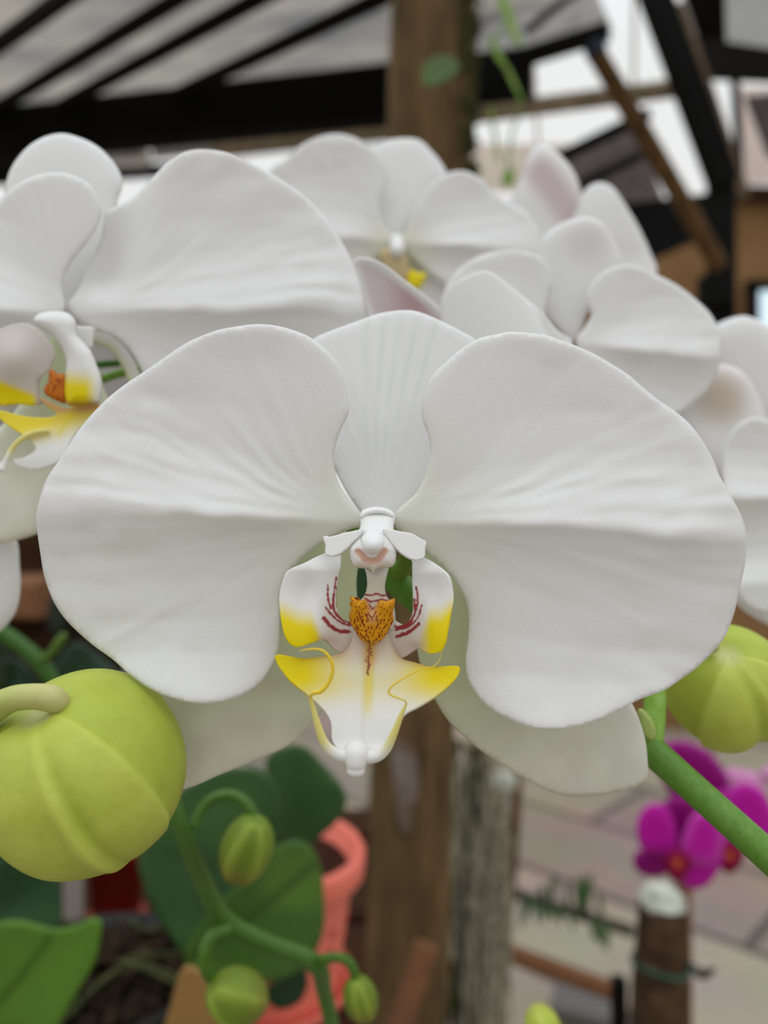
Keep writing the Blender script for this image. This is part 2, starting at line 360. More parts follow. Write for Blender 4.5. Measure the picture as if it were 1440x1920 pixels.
# column, with its cap
CO = [(680, 956), (706, 950), (733, 956), (742, 968), (739, 985), (739, 1003), (742, 1022), (743, 1045), (738, 1060), (728, 1065), (713, 1066), (705, 1069), (699, 1077), (694, 1068), (682, 1066), (665, 1063), (657, 1048), (655, 1030), (660, 1016), (669, 1002), (675, 985), (674, 968)]
VV = np.array(Z([(655, 392), (680, 415), (705, 445), (745, 455), (785, 445), (808, 415), (826, 388)]))
def capcol(x, y, d):
    q = segdist(x, y, VV, False); w = 7.0
    c = mixc(white(len(x)), G(244, 236, 224)[None, :], .8*sm(1044, 1062, y))
    return mixc(c, G(238, 190, 170)[None, :], .95*(1-sm(w*.6, w*1.3, q)))
def colh(x, y, d):
    fwd = np.interp(y, [950, 958, 1008, 1030, 1080], [0, 0, 50, 62, 66])
    nose = 15*np.exp(-(((x-699)/24)**2+((y-1018)/19)**2)); q = segdist(x, y, VV, False)
    return pillow(18, 22)(x, y, d)+fwd+nose-3*np.exp(-(q/6)**2)
col_ = sheet('column', CO, .1185, colh, M['lip'], fl, 1.8, capcol, thick=.0022, edge=2)
AC = [(699+23*math.cos(t), 1016+25*math.sin(t)+(5*abs(math.cos(t))**2 if math.sin(t) > 0 else 0)*-1) for t in np.linspace(0, 2*math.pi, 19)[:-1]]
sheet('anther_cap', AC, .1185, lambda x, y, d: colh(x, y, 22)-1.5+pillow(7.5, 18)(x, y, d), M['lip'], col_, 2, None, thick=.0008, edge=2)
tube('collar', [P(x, y, .1165) for x, y in ((676, 969), (690, 961), (706, 958), (722, 960), (737, 967))], [3.5*.1165/F, 4.5*.1165/F, 5*.1165/F, 4.5*.1165/F, 3.5*.1165/F], M['lip'], col_)

# lip
lip = thing('lip', 'x', 'x', P(700, 1150, .1165)); del lip['label']; del lip['category']; lip.parent = fl; lip.location = P(700, 1150, .1165)-P(706, 985, .124)
YEL = G(255, 234, 0); RED = G(164, 22, 34); PNK = G(222, 176, 150); BRN = G(176, 104, 60)
def lines(x, y, pls):
    t = np.zeros(len(x))
    for w, pl in pls:
        pl = catmull(Z(pl), False, 3); q = segdist(x, y, pl, False); ww = w*.29167*(.95+.8*vnoise(x/5, y/5, 2))
        t = np.maximum(t, 1-sm(ww*.55, ww*1.15, q))
    return t
SL = Z([(445, 402), (300, 470), (215, 510), (175, 580), (155, 650), (150, 720), (165, 850), (190, 940), (225, 990), (270, 1006), (350, 982), (440, 960), (520, 1030), (590, 1048), (650, 1000), (650, 880), (600, 842), (560, 828), (530, 790), (518, 700), (528, 560), (546, 480), (545, 410), (530, 392)])
SLL = [(8, [(462, 605), (463, 690), (480, 755)]), (8, [(516, 560), (503, 650), (492, 745)]), (10, [(497, 700), (503, 770), (545, 825), (605, 850)]), (9, [(448, 750), (492, 805), (545, 845), (605, 868)]), (15, [(436, 822), (480, 868), (535, 903), (598, 908)]), (6, [(521, 620), (521, 745)])]
def slcol(x, y, d):
    zx = (x-480)/.29167; zy = (y-920)/.29167
    lim = 700+60*sm(150, 300, zx)+150*sm(340, 450, zx)
    yl = sm(-30, 130, zy-lim)*(1-sm(390, 480, zx))
    c = mixc(white(len(x)), YEL[None, :], yl)
    c = mixc(c, PNK[None, :], .55*sm(430, 520, zx)*sm(850, 1000, zy))
    c = mixc(c, BRN[None, :], .75*np.exp(-(((zx-455)/60)**2+((zy-965)/42)**2)))
    c = mixc(c, G(236, 226, 216)[None, :], .5*sm(640, 760, zy)*sm(380, 470, zx))
    return mixc(c, RED[None, :], .95*lines(x, y, SLL))
def slh(x, y, d):
    zx = (x-480)/.29167; zy = (y-920)/.29167
    u = (zx-545)/-395
    return 62*np.clip(u, -.2, 1.2)**1.3 if False else 60*sm(-.25, 1.05, u)+16*sm(600, 1000, zy)*sm(0, .6, u)-26*sm(560, 300, zy)*0-20*sm(520, 390, zy)-14*np.exp(-((zx-330)/90)**2-((zy-650)/160)**2)
sl = sheet('side_lobe', SL, .1155, slh, M['lip'], lip, 2.1, slcol, thick=.0005, edge=2.5)
W1 = Z([(430, 298), (452, 290), (470, 296), (560, 274), (640, 256), (690, 246), (672, 285), (620, 335), (560, 392), (500, 420), (446, 410), (446, 350)])
sheet('lobe_wing', W1, .1135, lambda x, y, d: 8+.25*(y-1020)+.20*(x-640), M['lip'], sl, 3, None, thick=.0005)
SR = Z([(990, 428), (1080, 432), (1180, 490), (1240, 560), (1262, 640), (1267, 710), (1250, 790), (1232, 890), (1212, 985), (1182, 1034), (1130, 1048), (1080, 1036), (1042, 1014), (940, 1076), (880, 1066), (835, 1000), (850, 900), (875, 822), (903, 842), (940, 862), (980, 840), (1004, 790), (1008, 700), (1003, 560), (1003, 460)])
SRL = [(8, [(1029, 620), (1040, 690), (1030, 765)]), (10, [(1016, 700), (1022, 780), (985, 845), (940, 872)]), (8, [(1066, 735), (1040, 815), (985, 870), (895, 898)]), (14, [(1046, 856), (990, 905), (905, 938)]), (14, [(872, 850), (905, 880), (960, 868), (1002, 838)])]
def srcol(x, y, d):
    zx = (x-480)/.29167; zy = (y-920)/.29167
    lim = 735-60*sm(1180, 1262, zx)+200*(1-sm(1030, 1130, zx))
    yl = sm(-30, 130, zy-lim)*sm(1005, 1070, zx)
    c = mixc(white(len(x)), YEL[None, :], yl)
    c = mixc(c, PNK[None, :], .55*(1-sm(960, 1040, zx))*sm(850, 1000, zy))
    c = mixc(c, BRN[None, :], .7*np.exp(-(((zx-1025)/50)**2+((zy-1000)/40)**2)))
    c = mixc(c, G(236, 226, 216)[None, :], .5*sm(640, 760, zy)*(1-sm(1060, 1130, zx)))
    return mixc(c, RED[None, :], .95*lines(x, y, SRL))
def srh(x, y, d):
    zx = (x-480)/.29167; zy = (y-920)/.29167; u = (zx-985)/280
    return 60*sm(-.3, 1.05, u)+16*sm(600, 1000, zy)*sm(0, .6, u)-20*sm(540, 400, zy)-12*np.exp(-((zx-1140)/80)**2-((zy-640)/160)**2)
sr = sheet('side_lobe', SR, .1155, srh, M['lip'], lip, 2.1, srcol, thick=.0005, edge=2.5)
W2 = Z([(815, 248), (860, 247), (930, 262), (1000, 274), (1060, 308), (1096, 330), (1088, 370), (1082, 430), (1040, 446), (990, 438), (930, 400), (870, 335)])
sheet('lobe_wing', W2, .1135, lambda x, y, d: 8+.25*(y-1020)-.20*(x-760), M['lip'], sr, 3, None, thick=.0005)
# claw
CLAW = [(684, 1058), (728, 1058), (726, 1078), (722, 1100), (726, 1118), (740, 1140), (735, 1185), (668, 1185), (662, 1140), (682, 1118), (688, 1098), (687, 1078)]
CLL = [(9, [(705, 668), (740, 674), (775, 662), (810, 674), (842, 675)]), (9, [(702, 695), (735, 712), (770, 710)]), (8, [(780, 708), (810, 700), (846, 706)]), (7, [(722, 730), (750, 758), (785, 728)])]
sheet('claw', CLAW, .1160, pillow(16, 16), M['lip'], lip, 1.8, lambda x, y, d: mixc(mixc(white(len(x)), G(238, 232, 214)[None, :], sm(1060, 1110, y)), RED[None, :], .9*lines(x, y, CLL)), thick=.001, edge=2)
# mid lobe
ML = Z([(120, 1070), (138, 1054), (300, 1076), (440, 1066), (545, 1048), (600, 1000), (650, 900), (820, 900), (880, 1000), (930, 1075), (1010, 1102), (1130, 1132), (1230, 1127), (1302, 1129), (1312, 1150), (1290, 1202), (1220, 1272), (1140, 1332), (1040, 1392), (950, 1445), (905, 1540), (865, 1605), (800, 1665), (720, 1690), (640, 1690), (530, 1660), (492, 1605), (485, 1500), (460, 1440), (400, 1372), (330, 1312), (230, 1232), (160, 1150)])
sp = []
rs = np.random.default_rng(3)
for i in range(34):
    t = i/34; sp.append((736-18*t+rs.normal(0, 12*(1-t)+2), 985+200*t, 3.5+rs.random()*4))
def mlcol(x, y, d):
    zx = (x-480)/.29167; zy = (y-920)/.29167; cx = 735-.05*(zy-1000)
    a = np.abs(zx-cx)
    c = mixc(white(len(x)), G(238, 220, 206)[None, :], .75*(1-sm(1040, 1180, zy)))
    c = mixc(c, G(246, 230, 120)[None, :], .72*np.exp(-((zy-1230)/130)**2)*(1-.3*sm(0, 60, a)))
    yw = sm(60, 430, a)*(1-sm(1190, 1430, zy-.10*(a-300)))
    c = mixc(c, YEL[None, :], yw)
    c = mixc(c, YEL[None, :], .55*np.exp(-(a/30)**2)*sm(1080, 1180, zy)*(1-sm(1330, 1520, zy)))
    c = mixc(c, G(240, 186, 20)[None, :], .85*np.exp(-(a/42)**2)*(1-sm(1060, 1200, zy)))
    c = mixc(c, BRN[None, :], .6*np.exp(-d/5.0)*sm(90, 180, a)*(1-sm(420, 520, a))*(1-sm(1120, 1180, zy)))
    t = np.zeros(len(x))
    for sx, sy, r in sp: t = np.maximum(t, 1-sm(.6, 1.1, np.hypot(zx-sx, (zy-sy)*.7)/r))
    return mixc(c, RED[None, :]*.9, .9*t)
def mlh(x, y, d):
    zx = (x-480)/.29167; zy = (y-920)/.29167; cx = 735-.05*(zy-1000)
    a = np.abs(zx-cx)
    return 10+52*sm(1000, 1700, zy)+30*sm(150, 560, a)-6*np.exp(-(a/30)**2)+10*np.exp(-((zy-1690)/50)**2)
ml = sheet('mid_lobe', ML, .1150, mlh, M['lip'], lip, 2.6, mlcol, thick=.0006, edge=3)
# callus: a horned orange cushion spotted with red
CA = Z([(605, 682), (625, 682), (650, 704), (672, 706), (700, 698), (716, 716), (732, 745), (748, 768), (765, 745), (785, 714), (805, 704), (840, 712), (865, 698), (889, 692), (894, 722), (880, 790), (886, 830), (862, 880), (845, 915), (815, 955), (780, 980), (742, 994), (700, 978), (665, 948), (635, 900), (612, 862), (598, 805), (612, 740)])
dots = []
for k in range(900):
    zx, zy = rs.uniform(600, 892), rs.uniform(684, 985); r = rs.uniform(3.0, 5.2)
    if all(math.hypot(zx-q[0], zy-q[1]) > 15+q[2]*.6 for q in dots): dots.append((zx, zy, r))
STR = [(8, [(690, 720), (715, 775), (745, 815), (775, 770)]), (8, [(700, 790), (735, 850)]), (8, [(745, 825), (748, 870)]), (9, [(655, 770), (690, 860), (712, 915)]), (8, [(790, 830), (765, 900)]), (8, [(640, 880), (680, 930), (735, 985)]), (8, [(820, 880), (785, 940), (748, 985)]), (7, [(712, 930), (735, 975)])]
def cacol(x, y, d):
    zx = (x-480)/.29167; zy = (y-920)/.29167
    c = mixc(G(242, 168, 14)[None, :].repeat(len(x), 0), G(234, 196, 160)[None, :], .75*np.exp(-((zx-747)/28)**2)*(1-sm(800, 880, zy)))
    c = mixc(c, G(244, 186, 20)[None, :], sm(930, 990, zy)*.6)
    t = np.zeros(len(x)); lean = .25*np.sign(zx-747)
    for sx, sy, r in dots:
        if abs(sx-747) < 22 and sy < 860: continue
        rr = r*(1+.25*(sy > 800)); dx = zx-sx; dy = zy-sy; dx = dx+lean*dy*(sy > 780)
        t = np.maximum(t, 1-sm(.7, 1.2, np.hypot(dx, dy*(.8 if sy < 780 else .5))/rr))
    t = np.maximum(t, lines(x, y, [(w_*.55, p_) for w_, p_ in STR])*(vnoise(x/4, y/4, 8) > -.18))
    return mixc(c, G(122, 34, 22)[None, :], .92*t)
def cah(x, y, d):
    zx = (x-480)/.29167; zy = (y-920)/.29167
    return pillow(16, 14)(x, y, d)+16*sm(860, 690, zy)*sm(20, 120, np.abs(zx-747))+6*np.exp(-((np.abs(zx-747)-90)/50)**2)-5*np.exp(-((zx-747)/20)**2)+8
sheet('callus', CA, .1138, cah, M['lip'], lip, 1.15, cacol, thick=.0012, edge=1.5)
# tendrils and tip knob
tend = lambda t: mixc(mixc(white(len(t)), G(250, 240, 150)[None, :], sm(.12, .3, t)), G(252, 222, 60)[None, :], sm(.45, .62, t))
TL = [(668, 1414, 13), (650, 1417, 13), (632, 1414, 11), (615, 1402, 9.5), (604, 1384, 8), (595, 1357, 6.5), (586, 1324, 5.2), (582, 1305, 4.6), (588, 1299, 5), (600, 1297, 5.4), (612, 1286, 5), (621, 1269, 4.6), (624, 1250, 4.2), (617, 1232, 3.8), (605, 1220, 3.2), (591, 1217, 2.4), (575, 1218, 1.9), (562, 1221, 1.0)]
TR = [(668, 1414, 13), (690, 1419, 13), (710, 1416, 11), (724, 1404, 9.5), (733, 1388, 8), (741, 1370, 6.5), (752, 1341, 4.8), (762, 1318, 3.2), (756, 1312, 3.2), (742, 1307, 3.6), (730, 1301, 3.2), (729, 1294, 3), (738, 1284, 2.7), (760, 1270, 2.4), (789, 1255, 2), (812, 1250, 1.7), (824, 1238, 1.2), (829, 1216, .7)]
for T in (TL, TR):
    ptube('tendril', [(x, y, .1085-.003*min(1, i/8), r*(.8 if i > 5 and T is TL else .62 if i > 6 else 1)) for i, (x, y, r) in enumerate(T)], M['lip'], lip, n=12, cols=tend)
ptube('lip_tip', [(667, 1402, .1092, 22), (668, 1416, .1082, 25), (667.5, 1428, .1078, 21), (667, 1438, .1078, 17.5), (667, 1447, .1078, 17), (667, 1452, .1078, 14)], M['lip'], lip, n=20, cols=lambda t: white(len(t)))

# ================================================================ flower spikes and buds in front
GR = np.array([1., 1, 1])
def plain(c): return lambda t: np.repeat(np.array([c]), len(t), 0)
sp1 = thing('flower_spike', 'thick green flower stalk slanting to the right edge in front of the magenta orchids', 'stem', P(1470, 1632, .128))
ptube('stalk', [(640, 965, .150, 24), (700, 1035, .148, 24), (755, 1102, .147, 25), (900, 1215, .146, 25), (1080, 1320, .144, 25), (1205, 1392, .142, 27), (1240, 1424, .140, 28), (1300, 1478, .137, 28), (1380, 1550, .132, 29), (1520, 1676, .125, 31)], M['stem'], sp1, n=20)
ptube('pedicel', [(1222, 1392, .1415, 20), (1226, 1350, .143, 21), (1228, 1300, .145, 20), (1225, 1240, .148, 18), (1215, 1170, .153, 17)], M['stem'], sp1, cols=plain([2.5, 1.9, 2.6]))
bract = [(1196, 1330), (1204, 1329), (1216, 1340), (1227, 1358), (1231, 1376), (1222, 1390), (1208, 1380), (1198, 1352)]
sheet('bract', bract, .1385, pillow(8, 9), M['leaf'], sp1, 3, lambda x, y, d: np.repeat(G(178, 196, 112)[None, :], len(x), 0))
ptube('pedicel', [(742, 1085, .147, 16), (758, 1060, .143, 16), (764, 1035, .139, 15), (740, 1000, .131, 14)], M['stem'], sp1, cols=plain([1.25, .95, .7]))

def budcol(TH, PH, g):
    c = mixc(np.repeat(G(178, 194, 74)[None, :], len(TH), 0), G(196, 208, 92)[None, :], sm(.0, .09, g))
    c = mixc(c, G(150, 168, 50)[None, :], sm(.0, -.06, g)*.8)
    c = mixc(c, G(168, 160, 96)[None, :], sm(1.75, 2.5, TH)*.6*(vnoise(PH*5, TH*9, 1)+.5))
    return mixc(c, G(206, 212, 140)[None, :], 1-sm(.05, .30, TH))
bd = thing('orchid_bud', 'large round closed yellow-green orchid bud in sharp focus at the left edge', 'bud', P(168, 1630, .118))
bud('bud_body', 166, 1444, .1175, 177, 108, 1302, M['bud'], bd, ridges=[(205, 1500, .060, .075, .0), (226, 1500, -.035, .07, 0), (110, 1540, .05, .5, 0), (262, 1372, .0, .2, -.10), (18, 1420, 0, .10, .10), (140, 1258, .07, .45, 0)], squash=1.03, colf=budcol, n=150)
ptube('bud_stalk', [(-60, 1370, .112, 30), (-20, 1335, .110, 28), (20, 1312, .1085, 25), (60, 1306, .1082, 24), (96, 1310, .1088, 25), (113, 1322, .1105, 22)], M['bud'], bd, cols=lambda t: mixc(np.repeat(G(186, 196, 112)[None, :], len(t), 0), G(214, 206, 148)[None, :], sm(.5, 1, t)))
bd = thing('orchid_bud', 'round closed green orchid bud at the right edge below the large white petal', 'bud', P(1352, 1400, .155))
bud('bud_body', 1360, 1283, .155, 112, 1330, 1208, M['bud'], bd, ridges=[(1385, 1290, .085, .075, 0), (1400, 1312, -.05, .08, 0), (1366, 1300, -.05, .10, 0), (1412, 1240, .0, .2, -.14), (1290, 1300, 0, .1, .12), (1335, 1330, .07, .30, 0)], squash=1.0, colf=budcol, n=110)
ptube('bud_stalk', [(1338, 1215, .1475, 12), (1325, 1190, .146, 13), (1290, 1175, .147, 14), (1255, 1195, .150, 15), (1228, 1235, .1505, 15)], M['bud'], bd, cols=plain(G(190, 200, 120)))

sp2 = thing('flower_spike', 'slim zigzag green flower stalk carrying three small buds', 'stem', P(620, 1990, .25))
k = plain([.56, .60, .62])
ptube('stalk', [(300, 1400, .20, 14), (318, 1480, .20, 15), (338, 1548, .20, 16), (375, 1640, .21, 16), (424, 1728, .22, 18), (500, 1768, .225, 16), (590, 1806, .23, 17), (608, 1860, .24, 15), (622, 1925, .245, 14), (632, 2000, .25, 14)], M['stem'], sp2, cols=k)
def budcol2(TH, PH, g):
    c = mixc(np.repeat(G(112, 136, 40)[None, :], len(TH), 0), G(140, 160, 56)[None, :], sm(0, .08, g))
    return mixc(c, G(130, 92, 52)[None, :], sm(1.2, 2.4, TH)*.55*(.5+vnoise(PH*2, TH*3, 1)+.3))
def smallbud(stalk, b, rid, n=60, sq=1.5):
    o = bud('bud', b[0], b[1], b[2], b[3], b[4], b[5], M['bud'], sp2, ridges=rid, squash=sq, colf=budcol2, n=n)
    ptube('bud_stalk', stalk, M['stem'], o, cols=plain([.62, .62, .5]))
smallbud([(362, 1552, .203, 9), (376, 1520, .205, 9), (400, 1497, .206, 10), (430, 1490, .206, 10), (458, 1502, .205, 10), (474, 1526, .204, 10), (478, 1545, .204, 9)], (462, 1592, .204, 49, 478, 1548), [(440, 1600, .12, .2, 0), (480, 1610, .1, .2, .08), (465, 1630, -.06, .2, 0)])
smallbud([(428, 1742, .218, 13), (400, 1752, .214, 12), (385, 1780, .212, 12), (386, 1815, .212, 12), (404, 1842, .213, 12), (418, 1852, .213, 11)], (445, 1868, .213, 50, 408, 1843), [(430, 1890, .12, .2, 0), (465, 1850, .12, .2, .06)], sq=1.25)
smallbud([(604, 1800, .228, 10), (630, 1795, .226, 9), (652, 1802, .226, 9), (664, 1822, .226, 9), (667, 1840, .226, 8)], (676, 1873, .226, 32, 667, 1838), [(670, 1880, .1, .2, 0), (690, 1870, .08, .2, 0)], sq=1.45)
sp3 = thing('flower_spike', 'blurred dark green stalk with a side shoot, left edge above the large bud', 'stem', P(120, 1330, .30))
ptube('stalk', [(-60, 1140, .30, 13), (0, 1182, .30, 14), (45, 1215, .30, 15), (78, 1246, .30, 15), (110, 1300, .30, 13), (150, 1400, .30, 13)], M['stem'], sp3, cols=plain([.34, .46, .3]))
ptube('side_shoot', [(75, 1240, .298, 7), (98, 1222, .296, 8), (112, 1202, .295, 9), (122, 1190, .295, 7)], M['stem'], sp3, cols=plain([.7, .62, .5]))
bd = thing('orchid_bud', 'light green orchid bud whose tip just rises above the bottom edge of the photo', 'bud', P(1020, 1960, .23))
bud('bud_body', 1018, 1926, .23, 33, 1030, 1950, M['bud'], bd, ridges=[(1015, 1915, .08, .2, 0)], squash=1.2, colf=budcol, n=50)

# ================================================================ white orchids behind
def flower(label, px, py, D, group=None):
    return thing('orchid_flower', label, 'flower', P(px, py, D), group)
WF = None
# upper left
f2 = flower('white orchid flower at the upper left with yellow and orange lip turned aside', 130, 592, .158)
o = [(124, 575), (142, 549), (156, 520), (178, 476), (190, 442), (194, 416), (200, 395), (224, 384), (253, 367), (267, 352), (287, 331), (320, 300), (345, 285), (380, 280), (430, 287), (480, 310), (540, 345), (590, 385), (630, 435), (660, 490), (677, 540), (684, 590), (672, 640), (610, 700), (510, 745), (400, 750), (320, 742), (275, 715), (264, 693), (253, 671), (236, 649), (211, 631), (178, 620), (150, 605)]
h1 = petal((130, 588), (682, 572), rip=1.4, seed=11, s=.80, sweep=.06)
sheet('petal', o, .156, lambda x, y, d: h1(x, y, d)-26*np.exp(-((x-215+(y-470)*.30)/38)**2)*(y < 575)*sm(575, 520, y), M['petal'], f2, 7)
o = [(122, 575), (117, 549), (118, 527), (133, 493), (165, 453), (185, 420), (190, 396), (184, 371), (169, 346), (142, 330), (107, 323), (67, 329), (29, 347), (2, 371), (-40, 420), (-85, 500), (-110, 590), (-110, 690), (-70, 760), (-20, 790), (30, 760), (70, 690), (100, 620)]
h2 = petal((124, 585), (-130, 585), rip=1.2, seed=12, s=.8, sweep=-.10, amp=1.0)
sheet('petal', o, .154, lambda x, y, d: h2(x, y, d), M['petal'], f2, 7)
o = [(128, 590), (90, 540), (45, 450), (15, 395), (8, 364), (11, 342), (24, 309), (51, 276), (82, 257), (116, 250), (144, 256), (178, 271), (204, 293), (222, 318), (231, 344), (222, 373), (212, 420), (185, 490), (155, 550)]
sheet('dorsal_sepal', o, .166, lambda x, y, d: .16*(y-590)+pillow(14, 70)(x, y, d), M['petal'], f2, 8)
o = [(100, 620), (60, 720), (0, 800), (-80, 840), (-90, 960), (-60, 1010), (0, 1020), (35, 1012), (70, 1000), (120, 965), (190, 900), (230, 830), (200, 740), (150, 640)]
sheet('lateral_sepal', o, .163, lambda x, y, d: pillow(18, 60)(x, y, d)+.05*(y-800), M['petal'], f2, 8, sepcol(110, 640, 320))
o = [(150, 600), (188, 620), (218, 640), (242, 668), (258, 700), (266, 735), (254, 765), (243, 725), (229, 688), (207, 656), (178, 642), (158, 625)]
sheet('lateral_sepal', o, .1635, lambda x, y, d: .5*(x-200), M['petal'], f2, 5, lambda x, y, d: mixc(white(len(x)), G(206, 214, 120)[None, :], .9*np.exp(-segdist(x, y, np.array([(178, 642), (207, 656), (229, 688), (243, 725), (254, 765)]), False)/6)))
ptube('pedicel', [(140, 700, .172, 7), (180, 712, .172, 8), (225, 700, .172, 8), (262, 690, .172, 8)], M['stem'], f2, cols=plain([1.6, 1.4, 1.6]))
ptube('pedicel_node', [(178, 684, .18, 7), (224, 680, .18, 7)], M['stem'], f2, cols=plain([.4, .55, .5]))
lip2 = bpy.data.objects.new('lip', None); COL.objects.link(lip2); lip2.parent = f2; lip2.location = P(110, 740, .150)-P(130, 592, .158)
S2 = [(-60, 690), (-30, 630), (0, 616), (22, 608), (49, 606), (70, 617), (84, 633), (99, 649), (103, 668), (92, 693), (75, 714), (73, 738), (78, 755), (60, 760), (33, 758), (0, 760), (-30, 752)]
sheet('side_lobe', S2, .150, lambda x, y, d: 26*np.exp(-((x-20)/50)**2-((y-670)/50)**2)-.15*(x-60), M['lip'], lip2, 4, lambda x, y, d: mixc(mixc(mixc(white(len(x)), G(226, 214, 206)[None, :], .7), YEL[None, :], sm(0, 16, y-706-.40*x)*(1-sm(60, 76, x))), G(150, 60, 70)[None, :], .7*sm(62, 76, x)*sm(695, 715, y)*(.5+.5*np.sin((x+y*.9)*.55))))
S3 = [(62, 600), (75, 587), (107, 583), (130, 588), (142, 602), (146, 628), (169, 655), (182, 684), (191, 711), (191, 738), (184, 758), (169, 760), (144, 760), (128, 760), (121, 738), (122, 702), (123, 675), (115, 653), (98, 631), (75, 616)]
sheet('side_lobe', S3, .1455, lambda x, y, d: pillow(22, 24)(x, y, d), M['lip'], lip2, 3.5, lambda x, y, d: mixc(mixc(white(len(x)), YEL[None, :], sm(684, 728, y-.12*(x-145))*(1-sm(158, 190, x))), BRN[None, :], .6*sm(748, 760, y)))
sheet('lobe_wing', [(136, 606), (150, 612), (165, 612), (175, 614), (174, 630), (170, 652), (158, 648), (144, 632)], .149, None, M['lip'], lip2, 4)
sheet('callus', [(93, 692), (100, 694), (108, 700), (122, 702), (126, 730), (124, 756), (112, 754), (86, 740), (82, 728), (90, 716)], .1475, pillow(10, 10), M['lip'], lip2, 2.5, lambda x, y, d: mixc(np.repeat(G(224, 128, 14)[None, :], len(x), 0), G(150, 50, 20)[None, :], .8*(vnoise(x/3.2, y/3.2, 5) > .2)))
o = [(73, 745), (98, 756), (126, 766), (144, 758), (165, 756), (188, 760), (178, 782), (149, 805), (133, 828), (120, 856), (98, 872), (67, 880), (33, 874), (24, 862), (45, 858), (67, 842), (58, 828), (40, 814), (18, 800), (0, 786), (-12, 774), (0, 770), (44, 780), (89, 783), (107, 776), (88, 762)]
sheet('mid_lobe', o, .147, lambda x, y, d: 20*sm(770, 870, y)+.12*(100-x), M['lip'], lip2, 3, lambda x, y, d: mixc(mixc(mixc(white(len(x)), YEL[None, :], .95*(1-sm(795, 850, y+.25*x-15))), G(222, 160, 134)[None, :], .9*np.clip(np.exp(-segdist(x, y, np.array([(75, 748), (112, 768), (150, 766), (186, 764)]), False)/9), 0, 1)), YEL[None, :]*.9, .6*np.exp(-segdist(x, y, np.array([(135, 770), (110, 815)]), False)/5)))
ptube('tendril', [(92, 808, .1455, 4), (70, 810, .1450, 5), (45, 820, .1445, 5), (25, 838, .144, 5), (14, 858, .1435, 5), (8, 872, .1435, 7), (3, 880, .1435, 11)], M['lip'], lip2, cols=lambda t: mixc(np.repeat(G(246, 236, 150)[None, :], len(t), 0), np.ones((1, 3)), sm(.6, .9, t)))
# left edge, lower
f = flower('blurred white orchid petal cut by the left edge, hanging below the upper left flower', -40, 1050, .168)
sheet('petal', [(-110, 1000), (-60, 985), (0, 1005), (30, 1012), (37, 1060), (38, 1110), (28, 1150), (0, 1184), (-60, 1215), (-120, 1180), (-140, 1080)], .168, lambda x, y, d: pillow(22, 50)(x, y, d)-.1*(y-1090), M['petal'], f, 7)

# middle back
f3 = flower('blurred white orchid flower in the middle at the back with a tan and yellow lip', 745, 455, .26)
o = [(744, 452), (724, 428), (712, 397), (714, 376), (726, 350), (728, 320), (714, 292), (679, 265), (644, 252), (606, 254), (565, 272), (537, 296), (509, 315), (480, 360), (465, 420), (480, 490), (530, 540), (600, 550), (660, 520), (710, 480)]
sheet('petal', o, .258, petal((744, 455), (470, 430), rip=1.5, seed=21, s=.42), M['petal'], f3, 6, greenbase(740, 470, 100, (240, 240, 222)))
o = [(748, 455), (762, 431), (776, 393), (790, 369), (811, 341), (832, 327), (867, 320), (901, 334), (922, 358), (950, 376), (990, 400), (1015, 450), (1000, 520), (950, 560), (890, 560), (830, 530), (780, 490)]
sheet('petal', o, .258, petal((748, 455), (1010, 470), rip=1.5, seed=22, s=.42), M['petal'], f3, 6, greenbase(750, 470, 100, (240, 240, 222)))
o = [(745, 455), (706, 440), (696, 350), (700, 300), (702, 278), (717, 265), (762, 259), (787, 263), (808, 282), (828, 306), (838, 330), (815, 350), (790, 390), (765, 430)]
sheet('dorsal_sepal', o, .264, lambda x, y, d: .2*(y-450)+pillow(8, 30)(x, y, d), M['petal'], f3, 6)
sheet('lateral_sepal', [(735, 465), (700, 480), (640, 520), (610, 580), (640, 620), (690, 610), (725, 550), (742, 500)], .264, pillow(8, 30), M['petal'], f3, 6, greenbase(730, 480, 120, (214, 214, 178)))
sheet('lateral_sepal', [(752, 465), (790, 475), (850, 520), (880, 580), (850, 620), (800, 610), (765, 550), (748, 500)], .264, pillow(8, 30), M['petal'], f3, 6, greenbase(760, 480, 90, (214, 214, 178)))
lip3 = bpy.data.objects.new('lip', None); COL.objects.link(lip3); lip3.parent = f3; lip3.location = P(755, 500, .25)-P(745, 455, .26)
ptube('column', [(744, 450, .256, 12), (745, 462, .250, 14), (745, 474, .247, 12)], M['lip'], lip3)
sheet('side_lobe', [(712, 470), (735, 464), (755, 470), (765, 490), (768, 520), (755, 530), (735, 515), (715, 495)], .250, pillow(10, 12), M['lip'], lip3, 4, lambda x, y, d: np.repeat(G(214, 194, 150)[None, :], len(x), 0))
sheet('side_lobe', [(770, 505), (785, 512), (798, 510), (796, 525), (786, 541), (770, 540), (762, 526)], .249, pillow(6, 8), M['lip'], lip3, 4, lambda x, y, d: np.repeat(YEL[None, :]*.95, len(x), 0))

